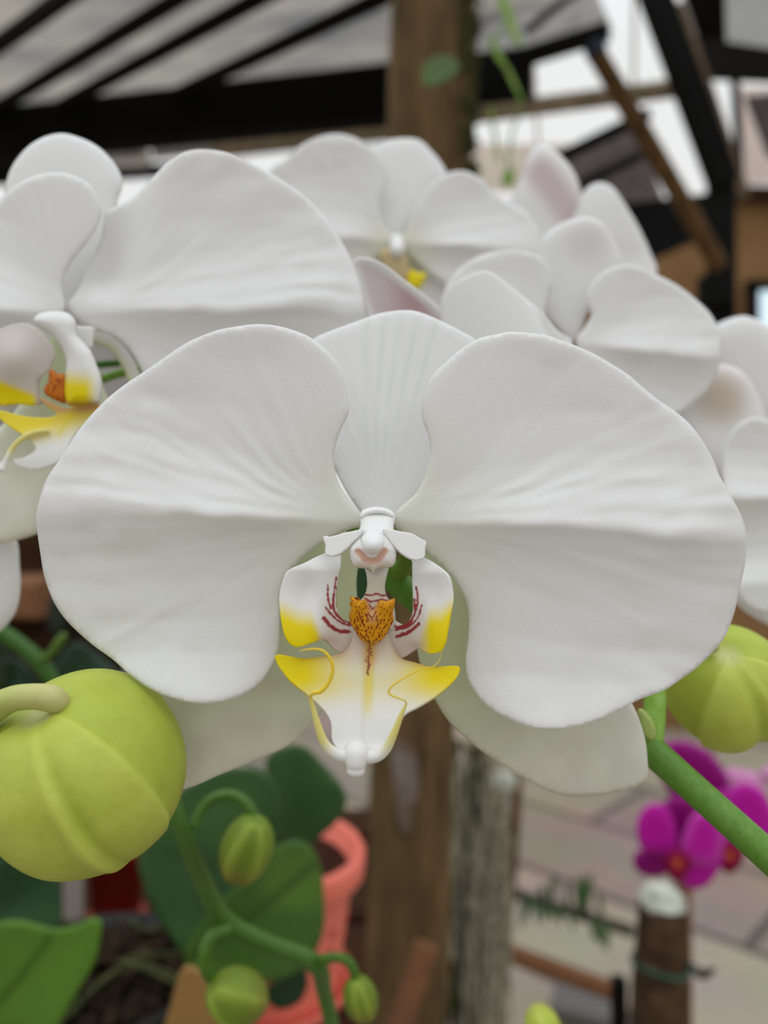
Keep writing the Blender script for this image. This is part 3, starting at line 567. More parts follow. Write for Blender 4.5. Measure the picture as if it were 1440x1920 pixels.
# back right pair
f4 = flower('blurred white orchid flower at the back with a pink-streaked pointed sepal', 1040, 440, .29)
o = [(960, 420), (965, 365), (978, 330), (986, 302), (1001, 278), (1015, 270), (1036, 279), (1062, 303), (1080, 330), (1089, 360), (1091, 390), (1080, 420), (1050, 470), (1000, 500), (960, 480)]
sheet('dorsal_sepal', o, .286, pillow(14, 34), M['petal'], f4, 6, lambda x, y, d: mixc(white(len(x)), G(206, 158, 176)[None, :], .45*(1-sm(8, 46, segdist(x, y, np.array([(1015, 325), (1035, 350), (1070, 400)]), False)))))
sheet('petal', [(920, 450), (930, 395), (950, 375), (975, 360), (1000, 400), (1010, 460), (990, 520), (940, 520)], .292, pillow(10, 30), M['petal'], f4, 6)
o = [(1070, 420), (1086, 372), (1106, 348), (1129, 342), (1150, 352), (1170, 380), (1198, 427), (1222, 479), (1232, 508), (1215, 560), (1150, 570), (1090, 520)]
sheet('petal', o, .282, petal((1080, 540), (1140, 345), table=T_SEP, s=.5, rip=1, seed=31), M['petal'], f4, 6)

f5 = flower('blurred white orchid flower on the right, facing forward behind the sharp flower', 1078, 640, .205)
o = [(1078, 640), (1040, 612), (1010, 570), (1000, 515), (1008, 474), (1016, 448), (1036, 428), (1068, 412), (1100, 406), (1129, 418), (1150, 448), (1168, 491), (1160, 520), (1125, 540), (1100, 590)]
sheet('dorsal_sepal', o, .211, lambda x, y, d: .12*(y-640)+.0009*(y-640)**2*.5+pillow(10, 40)(x, y, d), M['petal'], f5, 7, pinkback(1105, 455, 60, (236, 224, 220), .35))
o = [(1074, 640), (1040, 620), (1022, 590), (1026, 565), (1037, 532), (1030, 502), (1012, 480), (983, 471), (937, 470), (890, 484), (850, 515), (830, 560), (840, 620), (880, 680), (950, 720), (1020, 700)]
sheet('petal', o, .204, petal((1076, 642), (835, 600), rip=1.5, seed=32, s=.45), M['petal'], f5, 7)
o = [(1080, 642), (1097, 612), (1109, 590), (1101, 572), (1099, 550), (1113, 525), (1135, 507), (1164, 496), (1196, 499), (1228, 513), (1270, 535), (1303, 560), (1333, 590), (1348, 620), (1353, 653), (1347, 690), (1320, 740), (1260, 780), (1200, 780), (1140, 740), (1100, 690)]
sheet('petal', o, .203, petal((1080, 644), (1350, 668), rip=1.5, seed=33, s=.46, amp=1.1), M['petal'], f5, 7)
sheet('lateral_sepal', [(1085, 650), (1150, 700), (1230, 770), (1290, 850), (1250, 880), (1160, 840), (1090, 740)], .212, pillow(10, 30), M['petal'], f5, 7)

f6 = flower('white orchid flower seen from behind with pinkish sepal, just above the sharp flower', 840, 640, .172)
o = [(693, 598), (676, 545), (664, 500), (668, 488), (693, 487), (721, 500), (756, 527), (797, 558), (832, 590), (865, 620), (850, 680), (780, 700), (720, 660)]
sheet('lateral_sepal', o, .171, lambda x, y, d: -.10*(y-560)+.25*(x-740)*0+10*np.exp(-d/10), M['petal'], f6, 5, lambda x, y, d: mixc(white(len(x)), G(216, 176, 182)[None, :], (.35+.5*np.exp(-((x-775)/40)**2))*sm(6, 16, d+.2*(y-500)*0)))
o = [(826, 575), (837, 543), (867, 521), (907, 507), (931, 516), (975, 551), (1018, 587), (1042, 616), (1074, 648), (1060, 740), (960, 790), (880, 760), (840, 680)]
sheet('dorsal_sepal', o, .167, lambda x, y, d: 46*np.sqrt(np.clip(1-((x-860-.55*(y-560))/130)**2, 0, 1)), M['petal'], f6, 6)

f9 = flower('blurred white orchid flower at the right edge seen from behind, its round sepal tinged tan', 1360, 720, .235)
sheet('dorsal_sepal', [(1255, 775), (1262, 750), (1277, 720), (1310, 693), (1347, 682), (1387, 693), (1413, 723), (1436, 775), (1445, 840), (1410, 900), (1350, 900), (1290, 860)], .215, pillow(26, 60), M['petal'], f9, 7, pinkback(1350, 745, 75, (222, 202, 182), .75))
sheet('petal', [(1330, 650), (1340, 612), (1360, 600), (1393, 592), (1420, 599), (1445, 615), (1490, 660), (1500, 760), (1460, 800), (1420, 790), (1370, 740)], .228, pillow(16, 50), M['petal'], f9, 7)
f10 = flower('white orchid flower cut by the right edge, lower than the other blurred flowers', 1470, 960, .185)
o = [(1355, 862), (1366, 815), (1388, 792), (1417, 782), (1445, 788), (1500, 810), (1540, 880), (1540, 960), (1510, 1040), (1480, 1110), (1440, 1150), (1405, 1140), (1380, 1110), (1370, 1020), (1358, 940)]
sheet('petal', o, .183, petal((1530, 938), (1350, 930), s=.42, rip=1.2, seed=41, amp=1.2), M['petal'], f10, 7)
o = [(1372, 1000), (1378, 1060), (1376, 1110), (1384, 1136), (1440, 1172), (1500, 1190), (1540, 1100), (1500, 1020), (1430, 980)]
sheet('lateral_sepal', o, .190, pillow(14, 40), M['petal'], f10, 7)

# ================================================================ magenta orchids, further back on the right
MG, MD, ML_ = G(190, 20, 160), G(140, 6, 112), G(216, 92, 196)
def mflower(label, px, py, D, sheets, lipx=None):
    f = thing('magenta_orchid_flower', label, 'flower', P(px, py, D), 'magenta orchids')
    for nm, o, dd, c, rim in sheets:
        cx_, cy_ = px, py; o = [(cx_+(x-cx_)*1.16, cy_+(y-cy_)*1.16) for x, y in o] if lipx else o
        sheet(nm, o, dd, pillow(8, 26), M['magenta'], f, 5, (lambda c, rim: lambda x, y, d: mixc(np.repeat(c[None, :], len(x), 0), ML_[None, :], rim*np.exp(-d/9)))(c, rim), thick=.0008)
    if lipx:
        x, y, r, D2 = lipx
        l = sheet('lip', [(x-r, y-r*.2), (x-r*.5, y-r*.9), (x+r*.5, y-r*.9), (x+r*1.1, y-r*.1), (x+r*.7, y+r*.9), (x, y+r*1.4), (x-r*.7, y+r*.9)], D2, pillow(12, 10), M['magenta'], f, 3.5, lambda X, Y, d: mixc(np.repeat(G(138, 10, 62)[None, :], len(X), 0), G(206, 96, 30)[None, :], 1-sm(r*.12, r*.5, np.hypot(X-x, Y-y))))
    return f
mflower('magenta orchid flower directly above the cut log, lowest of the purple cluster', 1272, 1600, .57, [
    ('dorsal_sepal', [(1272, 1605), (1240, 1575), (1236, 1535), (1258, 1510), (1292, 1510), (1308, 1540), (1300, 1585)], .585, MD, .2),
    ('petal', [(1268, 1600), (1238, 1602), (1212, 1592), (1204, 1560), (1210, 1535), (1230, 1520), (1252, 1526), (1268, 1560)], .57, MG, .15),
    ('petal', [(1276, 1598), (1284, 1560), (1296, 1538), (1322, 1532), (1342, 1550), (1346, 1585), (1334, 1612), (1304, 1620)], .565, MG, .9),
    ('lateral_sepal', [(1266, 1604), (1226, 1594), (1203, 1598), (1199, 1618), (1212, 1634), (1240, 1638), (1262, 1626)], .58, MD, .2),
    ('lateral_sepal', [(1276, 1606), (1310, 1600), (1344, 1600), (1340, 1622), (1318, 1652), (1290, 1658), (1274, 1640)], .58, MG, .2)], (1270, 1619, 25, .555))
mflower('magenta orchid flower at the top of the purple cluster, partly behind the green stalk', 1300, 1450, .62, [
    ('petal', [(1226, 1420), (1240, 1398), (1270, 1388), (1310, 1398), (1346, 1426), (1368, 1470), (1352, 1520), (1300, 1535), (1250, 1480)], .62, MD*1.05, .35),
    ('petal', [(1290, 1500), (1330, 1490), (1368, 1480), (1382, 1510), (1360, 1550), (1320, 1550)], .615, MG, .4)])
mflower('magenta orchid flower with a red lip under the green stalk, right of the cluster', 1372, 1590, .6, [
    ('petal', [(1360, 1545), (1366, 1500), (1392, 1484), (1424, 1500), (1442, 1540), (1440, 1580), (1405, 1592), (1370, 1580)], .60, MG, .3),
    ('petal', [(1330, 1560), (1352, 1545), (1372, 1570), (1372, 1600), (1350, 1612), (1332, 1596)], .60, MG, .4)], (1368, 1604, 25, .585))
f = mflower('pale pink orchid flower behind the magenta ones at the right edge', 1392, 1478, .66, [
    ('petal', [(1354, 1452), (1372, 1440), (1398, 1446), (1420, 1452), (1432, 1480), (1430, 1515), (1405, 1512), (1378, 1490)], .655, G(232, 168, 214), .4),
    ('dorsal_sepal', [(1425, 1448), (1438, 1436), (1460, 1440), (1460, 1470), (1436, 1470)], .66, G(226, 170, 206), .3)])

# ================================================================ potted plants low on the left
def leafcol(a, b, mid=None, w=7):
    A, B = G(*a), G(*b)
    def c(x, y, d):
        t = sm(-.5, .5, vnoise(x/110, y/110, 6)*1.6)
        r = mixc(np.repeat(A[None, :], len(x), 0), B[None, :], t)
        if mid is not None: r = mixc(r, A[None, :]*.55, .8*np.exp(-(segdist(x, y, np.array(mid, float), False)/w)**2))
        return r
    return c
def leafh(bx, by, tx, ty, fold=.25, droop=.3):
    b = np.array((bx, by), float); t = np.array((tx, ty), float); L = np.linalg.norm(t-b); ax = (t-b)/L; pe = np.array([-ax[1], ax[0]])
    def h(x, y, d):
        al = (x-bx)*ax[0]+(y-by)*ax[1]; w = (x-bx)*pe[0]+(y-by)*pe[1]
        return fold*np.sqrt(w*w+100)+droop*al
    return h
pa = thing('orchid_plant', 'broad-leaved green orchid plant in the bottom left centre beside the salmon pot', 'plant', P(450, 1880, .40))
sheet('leaf', [(258, 1600), (285, 1548), (340, 1482), (420, 1442), (500, 1452), (528, 1520), (520, 1600), (500, 1690), (450, 1760), (372, 1816), (310, 1742), (272, 1672)], .42, leafh(520, 1650, 270, 1600, .12, -.1), M['leaf'], pa, 10, leafcol((58, 88, 50), (72, 108, 58)), thick=.0015)
sheet('leaf', [(520, 1590), (562, 1580), (594, 1608), (606, 1680), (602, 1760), (562, 1820), (482, 1845), (400, 1832), (345, 1806), (372, 1740), (445, 1660)], .385, leafh(350, 1800, 590, 1640, .15, .15), M['leaf'], pa, 10, leafcol((66, 100, 38), (86, 122, 46), [(350, 1800), (470, 1720), (590, 1620)]), thick=.0015)
sheet('leaf', [(500, 1420), (560, 1396), (612, 1440), (648, 1490), (640, 1530), (598, 1572), (560, 1604), (530, 1585), (512, 1500)], .46, leafh(560, 1600, 540, 1400, .15, -.1), M['leaf'], pa, 10, leafcol((56, 86, 44), (70, 104, 54)), thick=.0015)
sheet('leaf', [(300, 2000), (322, 1880), (345, 1815), (378, 1826), (420, 1890), (440, 2000)], .36, leafh(370, 1980, 350, 1815, .2, .2), M['leaf'], pa, 10, leafcol((112, 116, 48), (160, 122, 70)), thick=.0015)['label'] = 'yellowing tan leaf'
sheet('leaf', [(495, 1860), (530, 1835), (570, 1812), (576, 1850), (560, 1880), (520, 1892)], .40, leafh(570, 1820, 500, 1870, .2, .1), M['leaf'], pa, 10, leafcol((26, 54, 22), (38, 66, 28)), thick=.0015)
pb_ = thing('orchid_plant', 'green orchid plant with broad leaves in the bottom left corner under the big bud', 'plant', P(40, 1900, .36))
sheet('leaf', [(-90, 1780), (-40, 1745), (0, 1732), (37, 1730), (100, 1745), (137, 1740), (172, 1724), (187, 1727), (186, 1755), (175, 1805), (140, 1867), (107, 1925), (90, 1990), (-90, 1990)], .34, leafh(-60, 1950, 180, 1725, .15, .12), M['leaf'], pb_, 10, leafcol((68, 106, 24), (88, 130, 36), [(-20, 1900), (40, 1830), (100, 1750)], 6), thick=.0015)
sheet('leaf', [(-60, 1640), (0, 1615), (30, 1600), (70, 1608), (105, 1640), (114, 1705), (106, 1750), (40, 1770), (-60, 1770)], .40, leafh(-40, 1750, 110, 1620, .15, -.1), M['leaf'], pb_, 10, leafcol((34, 66, 34), (56, 86, 52)), thick=.0015)
sheet('leaf', [(-60, 1530), (20, 1560), (60, 1600), (110, 1640), (100, 1670), (30, 1640), (-60, 1610)], .44, leafh(-40, 1560, 110, 1650, .15, -.1), M['leaf'], pb_, 10, leafcol((44, 74, 24), (60, 92, 30)), thick=.0015)
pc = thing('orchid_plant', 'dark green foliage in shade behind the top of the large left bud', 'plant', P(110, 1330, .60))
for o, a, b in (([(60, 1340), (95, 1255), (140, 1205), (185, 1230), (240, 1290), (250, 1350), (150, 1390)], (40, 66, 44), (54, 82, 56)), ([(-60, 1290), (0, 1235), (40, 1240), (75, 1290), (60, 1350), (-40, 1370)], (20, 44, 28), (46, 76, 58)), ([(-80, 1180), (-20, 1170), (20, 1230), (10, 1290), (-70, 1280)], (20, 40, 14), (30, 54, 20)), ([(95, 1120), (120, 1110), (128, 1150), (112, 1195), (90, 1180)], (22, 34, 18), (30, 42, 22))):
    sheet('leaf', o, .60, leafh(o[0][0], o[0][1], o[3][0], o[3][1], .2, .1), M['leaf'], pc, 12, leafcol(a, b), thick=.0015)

BZ = P(0, 1912, .47).z                       # bench top
# salmon pot
pc0 = Vector((P(502, 1900, .50).x, .50, BZ)); pt = thing('flower_pot', 'salmon pink plastic flower pot with moulded ventilation holes, leaning slightly', 'pot', pc0)
lean = Vector((.05, -.02, 1)).normalized()
q_ = .80
lathe('pot_body', [(.0, .0), (.038, .0), (.046, .002), (.047, .008), (.0455, .012), (.0505, .085*q_), (.0535, .098*q_), (.0545, .112*q_), (.0510, .112*q_), (.0475, .084*q_), (.041, .016), (.0, .014)], M['salmon'], pt, pc0, lean, 64)
lathe('rim', [(.0515, .097*q_), (.0575, .098*q_), (.0590, .101*q_), (.0590, .116*q_), (.057, .120*q_), (.0530, .1195*q_), (.0512, .112*q_)], M['salmon'], pt, pc0, lean, 64)
lathe('saucer', [(.0, -.001), (.052, -.001), (.056, .009), (.0545, .010), (.050, .003), (0, .003)], M['salmon'], pt, pc0, Vector((0, 0, 1)), 64)
lathe('potting_soil', [(.0, .084), (.03, .084), (.0500, .082)], mat('dark_soil', srgb(62, 34, 24), .9, .1, noise=(80, srgb(30, 18, 12), .8)), pt, pc0, lean, 32, .05)
hole = mat('pot_hole', srgb(186, 84, 68), .8, .1)
e1 = lean.orthogonal().normalized(); e2 = lean.cross(e1)
for zz in (.030, .042, .054):
    for a in np.linspace(0, 2*math.pi, 15)[:-1]:
        dr = e1*math.cos(a)+e2*math.sin(a); c = pc0+lean*zz+dr*(.0455+.0050*(zz-.012)/.056+.0002)
        vs, fs = [], []; up = lean; sd = up.cross(dr)
        for j in range(10):
            t = 2*math.pi*j/10; vs.append(c+sd*math.cos(t)*.0042+up*math.sin(t)*.0030+dr*.0004)
        for j in range(10):
            t = 2*math.pi*j/10; vs.append(c+sd*math.cos(t)*.0042+up*math.sin(t)*.0030-dr*.002)
        fs = [tuple(range(10))]+[(j, (j+1) % 10, 10+(j+1) % 10, 10+j) for j in range(10)]
        meshobj('ventilation_hole', vs, fs, hole, pt, False)
# red pot and pale strips
rc = Vector((P(218, 1740, .57).x, .57, BZ)); rp_ = thing('flower_pot', 'dark red plastic pot with a lighter red foot, under the large left bud', 'pot', rc)
hgt = P(0, 1575, .57).z-BZ
lathe('pot_body', [(0, .012), (.017, .012), (.021, hgt-.010), (.0235, hgt-.010), (.024, hgt), (.021, hgt), (.016, .02), (0, .018)], M['red'], rp_, rc, Vector((0, 0, 1)), 48)
lathe('foot', [(0, 0), (.0215, 0), (.0225, .012), (.017, .016)], mat('red_foot', srgb(150, 62, 50), .5, .3), rp_, rc, Vector((0, 0, 1)), 48)
t_ = tag(bar('plant_marker', P(138, 1790, .54), P(138, 1632, .54), .014, .003, M['whiteplastic'], up=(0, 1, 0)), 'pale plastic strip standing upright left of the dark red pot', 'plant marker'); rebase(t_)
t_ = tag(bar('plant_marker', P(176, 1822, .51), P(198, 1752, .53), .012, .003, M['whiteplastic'], up=(0, 1, 0)), 'small pale plastic strip leaning below the dark red pot', 'plant marker'); rebase(t_)
tag(bar('shelf_block', (P(205, 0, .53).x, .535, BZ+.005), (P(262, 0, .53).x, .535, BZ+.005), .02, .012, M['whiteplastic']), 'pale block on the bench below the dark red pot', 'block')
# dark pot with bark
dc = Vector((P(180, 1990, .41).x, .41, BZ-.014)); dp = thing('flower_pot', 'dark pot of rough bark and roots at the bottom left between the leaves', 'pot', dc)
lathe('pot_body', [(.0, .014), (.045, .014), (.058, .072), (.060, .073), (.060, .080), (.055, .080), (.05, .066), (.0, .064)], M['darkpot'], dp, dc, Vector((0, 0, 1)), 48)
vs, fs = [], []
for i in range(170):
    a = random.uniform(0, 2*math.pi); r = .054*math.sqrt(random.random()); c = dc+Vector((r*math.cos(a), r*math.sin(a), .070+random.uniform(0, .020)*(1-r/.06)))
    R = Matrix.Rotation(random.uniform(0, 6), 3, Vector((random.gauss(0, 1), random.gauss(0, 1), random.gauss(0, 1))).normalized()); s = (random.uniform(.005, .012), random.uniform(.003, .007), random.uniform(.002, .004)); b0 = len(vs)
    for x in (-1, 1):
        for y in (-1, 1):
            for z in (-1, 1): vs.append(c+R@Vector((x*s[0]*random.uniform(.6, 1), y*s[1]*random.uniform(.6, 1), z*s[2])))
    for q in ((0, 1, 3, 2), (4, 6, 7, 5), (0, 4, 5, 1), (2, 3, 7, 6), (0, 2, 6, 4), (1, 5, 7, 3)): fs.append(tuple(b0+j for j in q))
meshobj('bark_chips', vs, fs, M['soil'], dp, False)['kind'] = 'stuff'
for i in range(9):
    a = random.uniform(0, 6.28); r = random.uniform(.01, .05); a2 = a+random.uniform(-1.2, 1.2)
    p = [dc+Vector((r*math.cos(a), r*math.sin(a), .080)), dc+Vector((.03*math.cos(a2), .03*math.sin(a2), .090+random.uniform(0, .008))), dc+Vector((.058*math.cos(a2+.4), .058*math.sin(a2+.4), .082))]
    tube('root', p, [.0014]*3, M['moss'], dp, n=8)
# bench
bn = thing('plant_bench', 'dark slatted wooden bench carrying the pots at the bottom left', 'bench', (-.35, .62, 0))
for i in range(6):
    y = .40+i*.075
    bar('slat', (-.85, y, BZ-.0110), (-.014, y, BZ-.0110), .062, .022, M['darkwood'], bn)
for x in (-.78, -.06): bar('crossbeam', (x, .37, BZ-.047), (x, .82, BZ-.047), .045, .05, M['darkwood'], bn)
for x in (-.78, -.06):
    for y in (.41, .78): bar('leg', (x, y, BZ-.072), (x, y, 0), .05, .05, M['darkwood'], bn, up=(0, 1, 0))
# shelf at left behind
sh = thing('plant_shelf', 'dark brown wooden shelf with a lighter board, glimpsed at the left edge', 'shelf', (P(0, 0, 1.2).x, 1.2, 0))
bar('upright', (P(58, 0, 1.2).x, 1.2, 0), (P(58, 0, 1.2).x, 1.2, P(0, 960, 1.2).z), .05, .05, M['darkwood'], sh, up=(0, 1, 0))
bar('upright', (P(-330, 0, 1.2).x, 1.2, 0), (P(-330, 0, 1.2).x, 1.2, P(0, 960, 1.2).z), .05, .05, M['darkwood'], sh, up=(0, 1, 0))
bar('board', P(-380, 1108, 1.16), P(140, 1108, 1.16), .26, .05, M['orangewood'], sh)
bar('back_board', P(-380, 1230, 1.34), P(230, 1230, 1.34), .03, .42, mat('shade_board', srgb(54, 42, 34), .9, .1, noise=(10, srgb(30, 24, 20), .8)), sh)

# ================================================================ posts
pw = thing('wooden_post', 'thick weathered wooden post rising behind the flowers in the centre to the roof', 'post', P(700, 2662, 1.1))
a, b = P(735, 2662, 1.1), P(822, -330, 1.1)
pd = (b-a)/40; vs, fs = [], []; n = 28
for i in range(41):
    c = a+pd*i
    for j in range(n):
        t = 2*math.pi*j/n; ct, st = math.cos(t), math.sin(t); q = .060/max(abs(ct)**4+abs(st)**4, 1e-6)**.25
        q *= 1+.05*float(vnoise(np.array([t*2]), np.array([i*.35]), 5)[0]); vs.append(c+Vector((q*ct, q*st, 0)))
    if i: fs += [((i-1)*n+j, (i-1)*n+(j+1) % n, i*n+(j+1) % n, i*n+j) for j in range(n)]
fs.append(tuple(range(n-1, -1, -1))); fs.append(tuple(40*n+j for j in range(n)))
meshobj('post_shaft', vs, fs, M['wood'], pw)
rag = [(735, 1400), (752, 1385), (775, 1400), (785, 1450), (778, 1530), (764, 1570), (748, 1550), (738, 1480)]
sheet('lichen_patch', [(x, y) for x, y in rag], 1.035, None, mat('lichen', srgb(126, 114, 106), .9, .1, noise=(24, srgb(88, 70, 52), 1.0)), pw, 10, thick=.004)
# mossy strip down the post's right side
vs, fs = [], []
for i in range(380):
    t = random.random(); py = -60+t*460; c = P(884+random.gauss(0, 7)-(py*.012), py, 1.07+random.uniform(-.05, .03)); R = Matrix.Rotation(random.uniform(0, 6.3), 3, Vector((random.gauss(0, 1), random.gauss(0, 1), random.gauss(0, 1))).normalized()); b0 = len(vs)
    for q in ((-.006, 0, 0), (.006, 0, 0), (0, .0, .012), (0, .004, 0)): vs.append(c+R@Vector(q))
    fs += [(b0, b0+1, b0+2), (b0, b0+3, b0+1), (b0+1, b0+3, b0+2), (b0, b0+2, b0+3)]
meshobj('moss', vs, fs, M['moss'], pw, False)['kind'] = 'stuff'
# climbing / hanging leaves by the post
vine = thing('hanging_plant', 'thin bright green hanging leaves and wisps right of the central post near the roof', 'plant', P(925, 340, 1.0))
GL = leafcol((104, 140, 30), (128, 160, 44))
for o in ([(932, -10), (945, -14), (962, 30), (974, 70), (978, 90), (966, 80), (948, 40)], [(915, 68), (926, 72), (942, 105), (952, 128), (940, 122), (924, 98)], [(944, 118), (952, 122), (968, 155), (982, 190), (972, 180), (954, 146)], [(948, 318), (962, 316), (966, 335), (954, 350), (940, 342)], [(918, 200), (922, 200), (932, 260), (938, 305), (934, 304), (924, 250)]):
    sheet('leaf', o, .98, leafh(o[0][0], o[0][1], o[3][0], o[3][1], .1, .3), M['leaf'], vine, 6, GL, thick=.001)
ptube('stem', [(938, -60, .98, 3), (950, 40, .98, 3), (925, 80, .98, 3), (948, 130, .98, 3), (975, 190, .98, 2.5), (958, 260, .98, 2.5), (953, 330, .98, 2.5)], M['stem'], vine, cols=plain([.8, .9, .5]))
lf = sheet('climbing_leaf', [(792, 140), (800, 118), (822, 106), (850, 110), (862, 128), (845, 146), (815, 160), (796, 160)], .99, leafh(860, 120, 795, 150, .15, .1), M['leaf'], None, 6, leafcol((84, 112, 56), (98, 126, 66)), thick=.001)
tag(rebase(lf), 'single pale green leaf lying against the upper part of the central post', 'leaf')

lf = sheet('climbing_leaf', [(620, 1030), (660, 1010), (700, 1040), (712, 1100), (704, 1170), (676, 1190), (645, 1140)], 1.02, leafh(690, 1190, 650, 1020, .15, .05), M['leaf'], None, 8, leafcol((30, 54, 30), (44, 72, 40)), thick=.001)
tag(rebase(lf), 'dark green leaf at the left of the central post, glimpsed beside the sharp lip', 'leaf')
# mossy hung pole in the middle right
mp_ = thing('mossy_pole', 'wooden pole hung with pale tangled aerial roots and moss, right of the central post', 'pole', P(880, 2450, 1.35))
ptube('pole', [(905, 1330, 1.35, 15), (900, 1500, 1.35, 17), (895, 1750, 1.35, 18), (888, 2100, 1.35, 18), (882, 2345, 1.35, 18)], M['greywood'], mp_, n=16)
ptube('pole', [(972, 1440, 1.40, 9), (962, 1600, 1.40, 10), (945, 1800, 1.40, 11), (932, 2100, 1.40, 11), (925, 2297, 1.40, 11)], M['brownpole'], mp_, n=14)
def strands(nm, n, x0, x1, y0, y1, ln, D, r, mt, par):
    vs, fs = [], []
    for i in range(n):
        x = random.uniform(x0, x1); y = random.uniform(y0, y1); l = ln*random.uniform(.5, 1.2); dd = D+random.uniform(-.05, .05); k = 7; cs = []
        xx = x
        for j in range(k+1):
            xx += random.gauss(0, 5); cs.append(P(xx, y+l*j/k, dd+random.gauss(0, .004)))
        b0 = len(vs); rr = r*random.uniform(.6, 1.3)
        for c in cs:
            for q in range(4): t = q*math.pi/2; vs.append(c+Vector((math.cos(t)*rr, math.sin(t)*rr, 0)))
        for j in range(k):
            for q in range(4): w = (q+1) % 4; fs.append((b0+j*4+q, b0+j*4+w, b0+j*4+4+w, b0+j*4+4+q))
    meshobj(nm, vs, fs, mt, par, False)['kind'] = 'stuff'
strands('aerial_roots', 110, 850, 950, 1380, 1700, 330, 1.30, .0028, M['root'], mp_)
strands('moss', 70, 838, 900, 1380, 1750, 230, 1.33, .0045, M['moss'], mp_)
wb = tag(lathe('pole_top', [(0, -.01), (.016, -.01), (.020, 0), (.018, .012), (.0, .016)], M['cutwood'], None, P(945, 1468, 1.2), Vector((.1, -.4, 1)), 20), 'small pale rounded cap on a thin stick beside the mossy pole', 'stick cap'); wb.parent = mp_; wb.name = 'pale_cap'
wb.data.transform(Matrix.Translation(-parent_world(mp_))); del wb['category']; wb['label'] = 'pale rounded cap'

# timber on the floor, lower centre
t_ = tag(bar('wooden_plank', P(722, 2010, .93), P(800, 1772, .96), .028, .02, M['orangewood'], up=(0, -1, .3)), 'orange-brown plank leaning at the foot of the central post', 'plank'); rebase(t_)
t_ = tag(bar('wooden_plank', P(640, 1772, 1.30), P(812, 1790, 1.30), .10, .018, M['darkwood']), 'flat reddish-brown board beside the salmon pot behind the bench', 'plank'); rebase(t_)
# rails at right with small plants
t_ = tag(bar('wooden_rail', P(930, 1778, 1.55), P(1175, 1868, 1.45), .028, .028, M['orangewood']), 'thin brownish wooden rail running low behind the cut log', 'rail'); rebase(t_)
t_ = tag(bar('wooden_rail', P(930, 1664, 1.6), P(1190, 1748, 1.5), .018, .018, mat('dark_rail', srgb(70, 66, 54), .9, .1)), 'thin dark rail higher up, carrying the small green plants', 'rail'); rebase(t_)
sg = thing('small_plant', 'row of small dark green leafy shoots growing along the thin dark rail', 'plant', P(1080, 1780, 1.5))
rs2 = random.Random(5)
for i in range(26):
    x = 985+i*6.2; y = 1676+(x-970)*.30; up = rs2.choice([-1, 1, 1]); l = rs2.uniform(30, 62)
    if 15 < i < 20: up, l = -1, rs2.uniform(60, 90)
    x2 = x+rs2.uniform(-16, 16); w = rs2.uniform(5, 8)
    sheet('leaf', [(x, y), (x*.5+x2*.5-w, y+up*l*.5), (x2, y+up*l), (x*.5+x2*.5+w, y+up*l*.5)], 1.5+rs2.uniform(-.03, .03), None, M['leaf'], sg, 12, leafcol((44, 78, 40), (70, 104, 56)), thick=.002)

# cut log
lg = thing('cut_log', 'upright cut log with pale sawn top and green wire around it, bottom right', 'log', P(1235, 2400, .80))
ltop = P(1243, 1692, .80); lax = Vector((.03, -.02, 1)).normalized(); r0 = .0245
lathe('log_trunk', [(0, -.55), (r0*1.25, -.55), (r0*1.22, -.3), (r0*1.15, -.1), (r0*1.05, -.03), (r0*.98, 0)], M['bark'], lg, ltop, lax, 40, .05)
lathe('sawn_top', [(r0*.98, 0), (r0*.97, .004), (r0*.6, .0075), (0, .008)], M['cutwood'], lg, ltop, Vector((.10, -.40, 1)).normalized(), 40, .05)
pts = [ltop+lax*-.062+Vector((r0*1.2*math.cos(t), r0*1.2*math.sin(t), .003*math.sin(2*t))) for t in np.linspace(0, 2*math.pi, 17)]
tube('wire', pts, [.0018]*17, M['wire'], lg, n=8)
tube('wire_twist', [ltop+lax*-.062+Vector((r0*1.15, -.006, 0)), ltop+lax*-.070+Vector((r0*1.6, -.01, 0)), ltop+lax*-.066+Vector((r0*2.1, -.012, .003))], [.003, .005, .002], mat('dark_knot', srgb(46, 46, 40), .8, .1), lg, n=8)
t_ = tag(bar('wooden_stake', P(1288, 2500, .9), P(1282, 1640, .9), .014, .014, M['orangewood'], up=(0, 1, 0)), 'thin reddish-brown stake just behind the cut log', 'stake'); rebase(t_)
t_ = tag(bar('wooden_stake', P(1170, 2500, .88), P(1160, 1835, .88), .016, .016, M['black'], up=(0, 1, 0)), 'short dark stake to the left of the cut log', 'stake'); rebase(t_)
t_ = tag(bar('garden_pipe', (P(1040, 0, 1.98).x, 1.98, .05), (P(1150, 0, 1.92).x, 1.92, .05), .10, .10, mat('pipe_grey', srgb(104, 102, 100), .6, .3), bev=.4), 'blurred grey pipe lying on the paving below the small plants', 'pipe'); rebase(t_)

# ================================================================ the shelter
fo = meshobj('floor', [(-9, -3, 0), (9, -3, 0), (9, 12, 0), (-9, 12, 0), (-9, -3, -.1), (9, -3, -.1), (9, 12, -.1), (-9, 12, -.1)], [(0, 1, 2, 3), (7, 6, 5, 4), (0, 4, 5, 1), (1, 5, 6, 2), (2, 6, 7, 3), (3, 7, 4, 0)], M['floor'], None, False); fo['kind'] = 'structure'
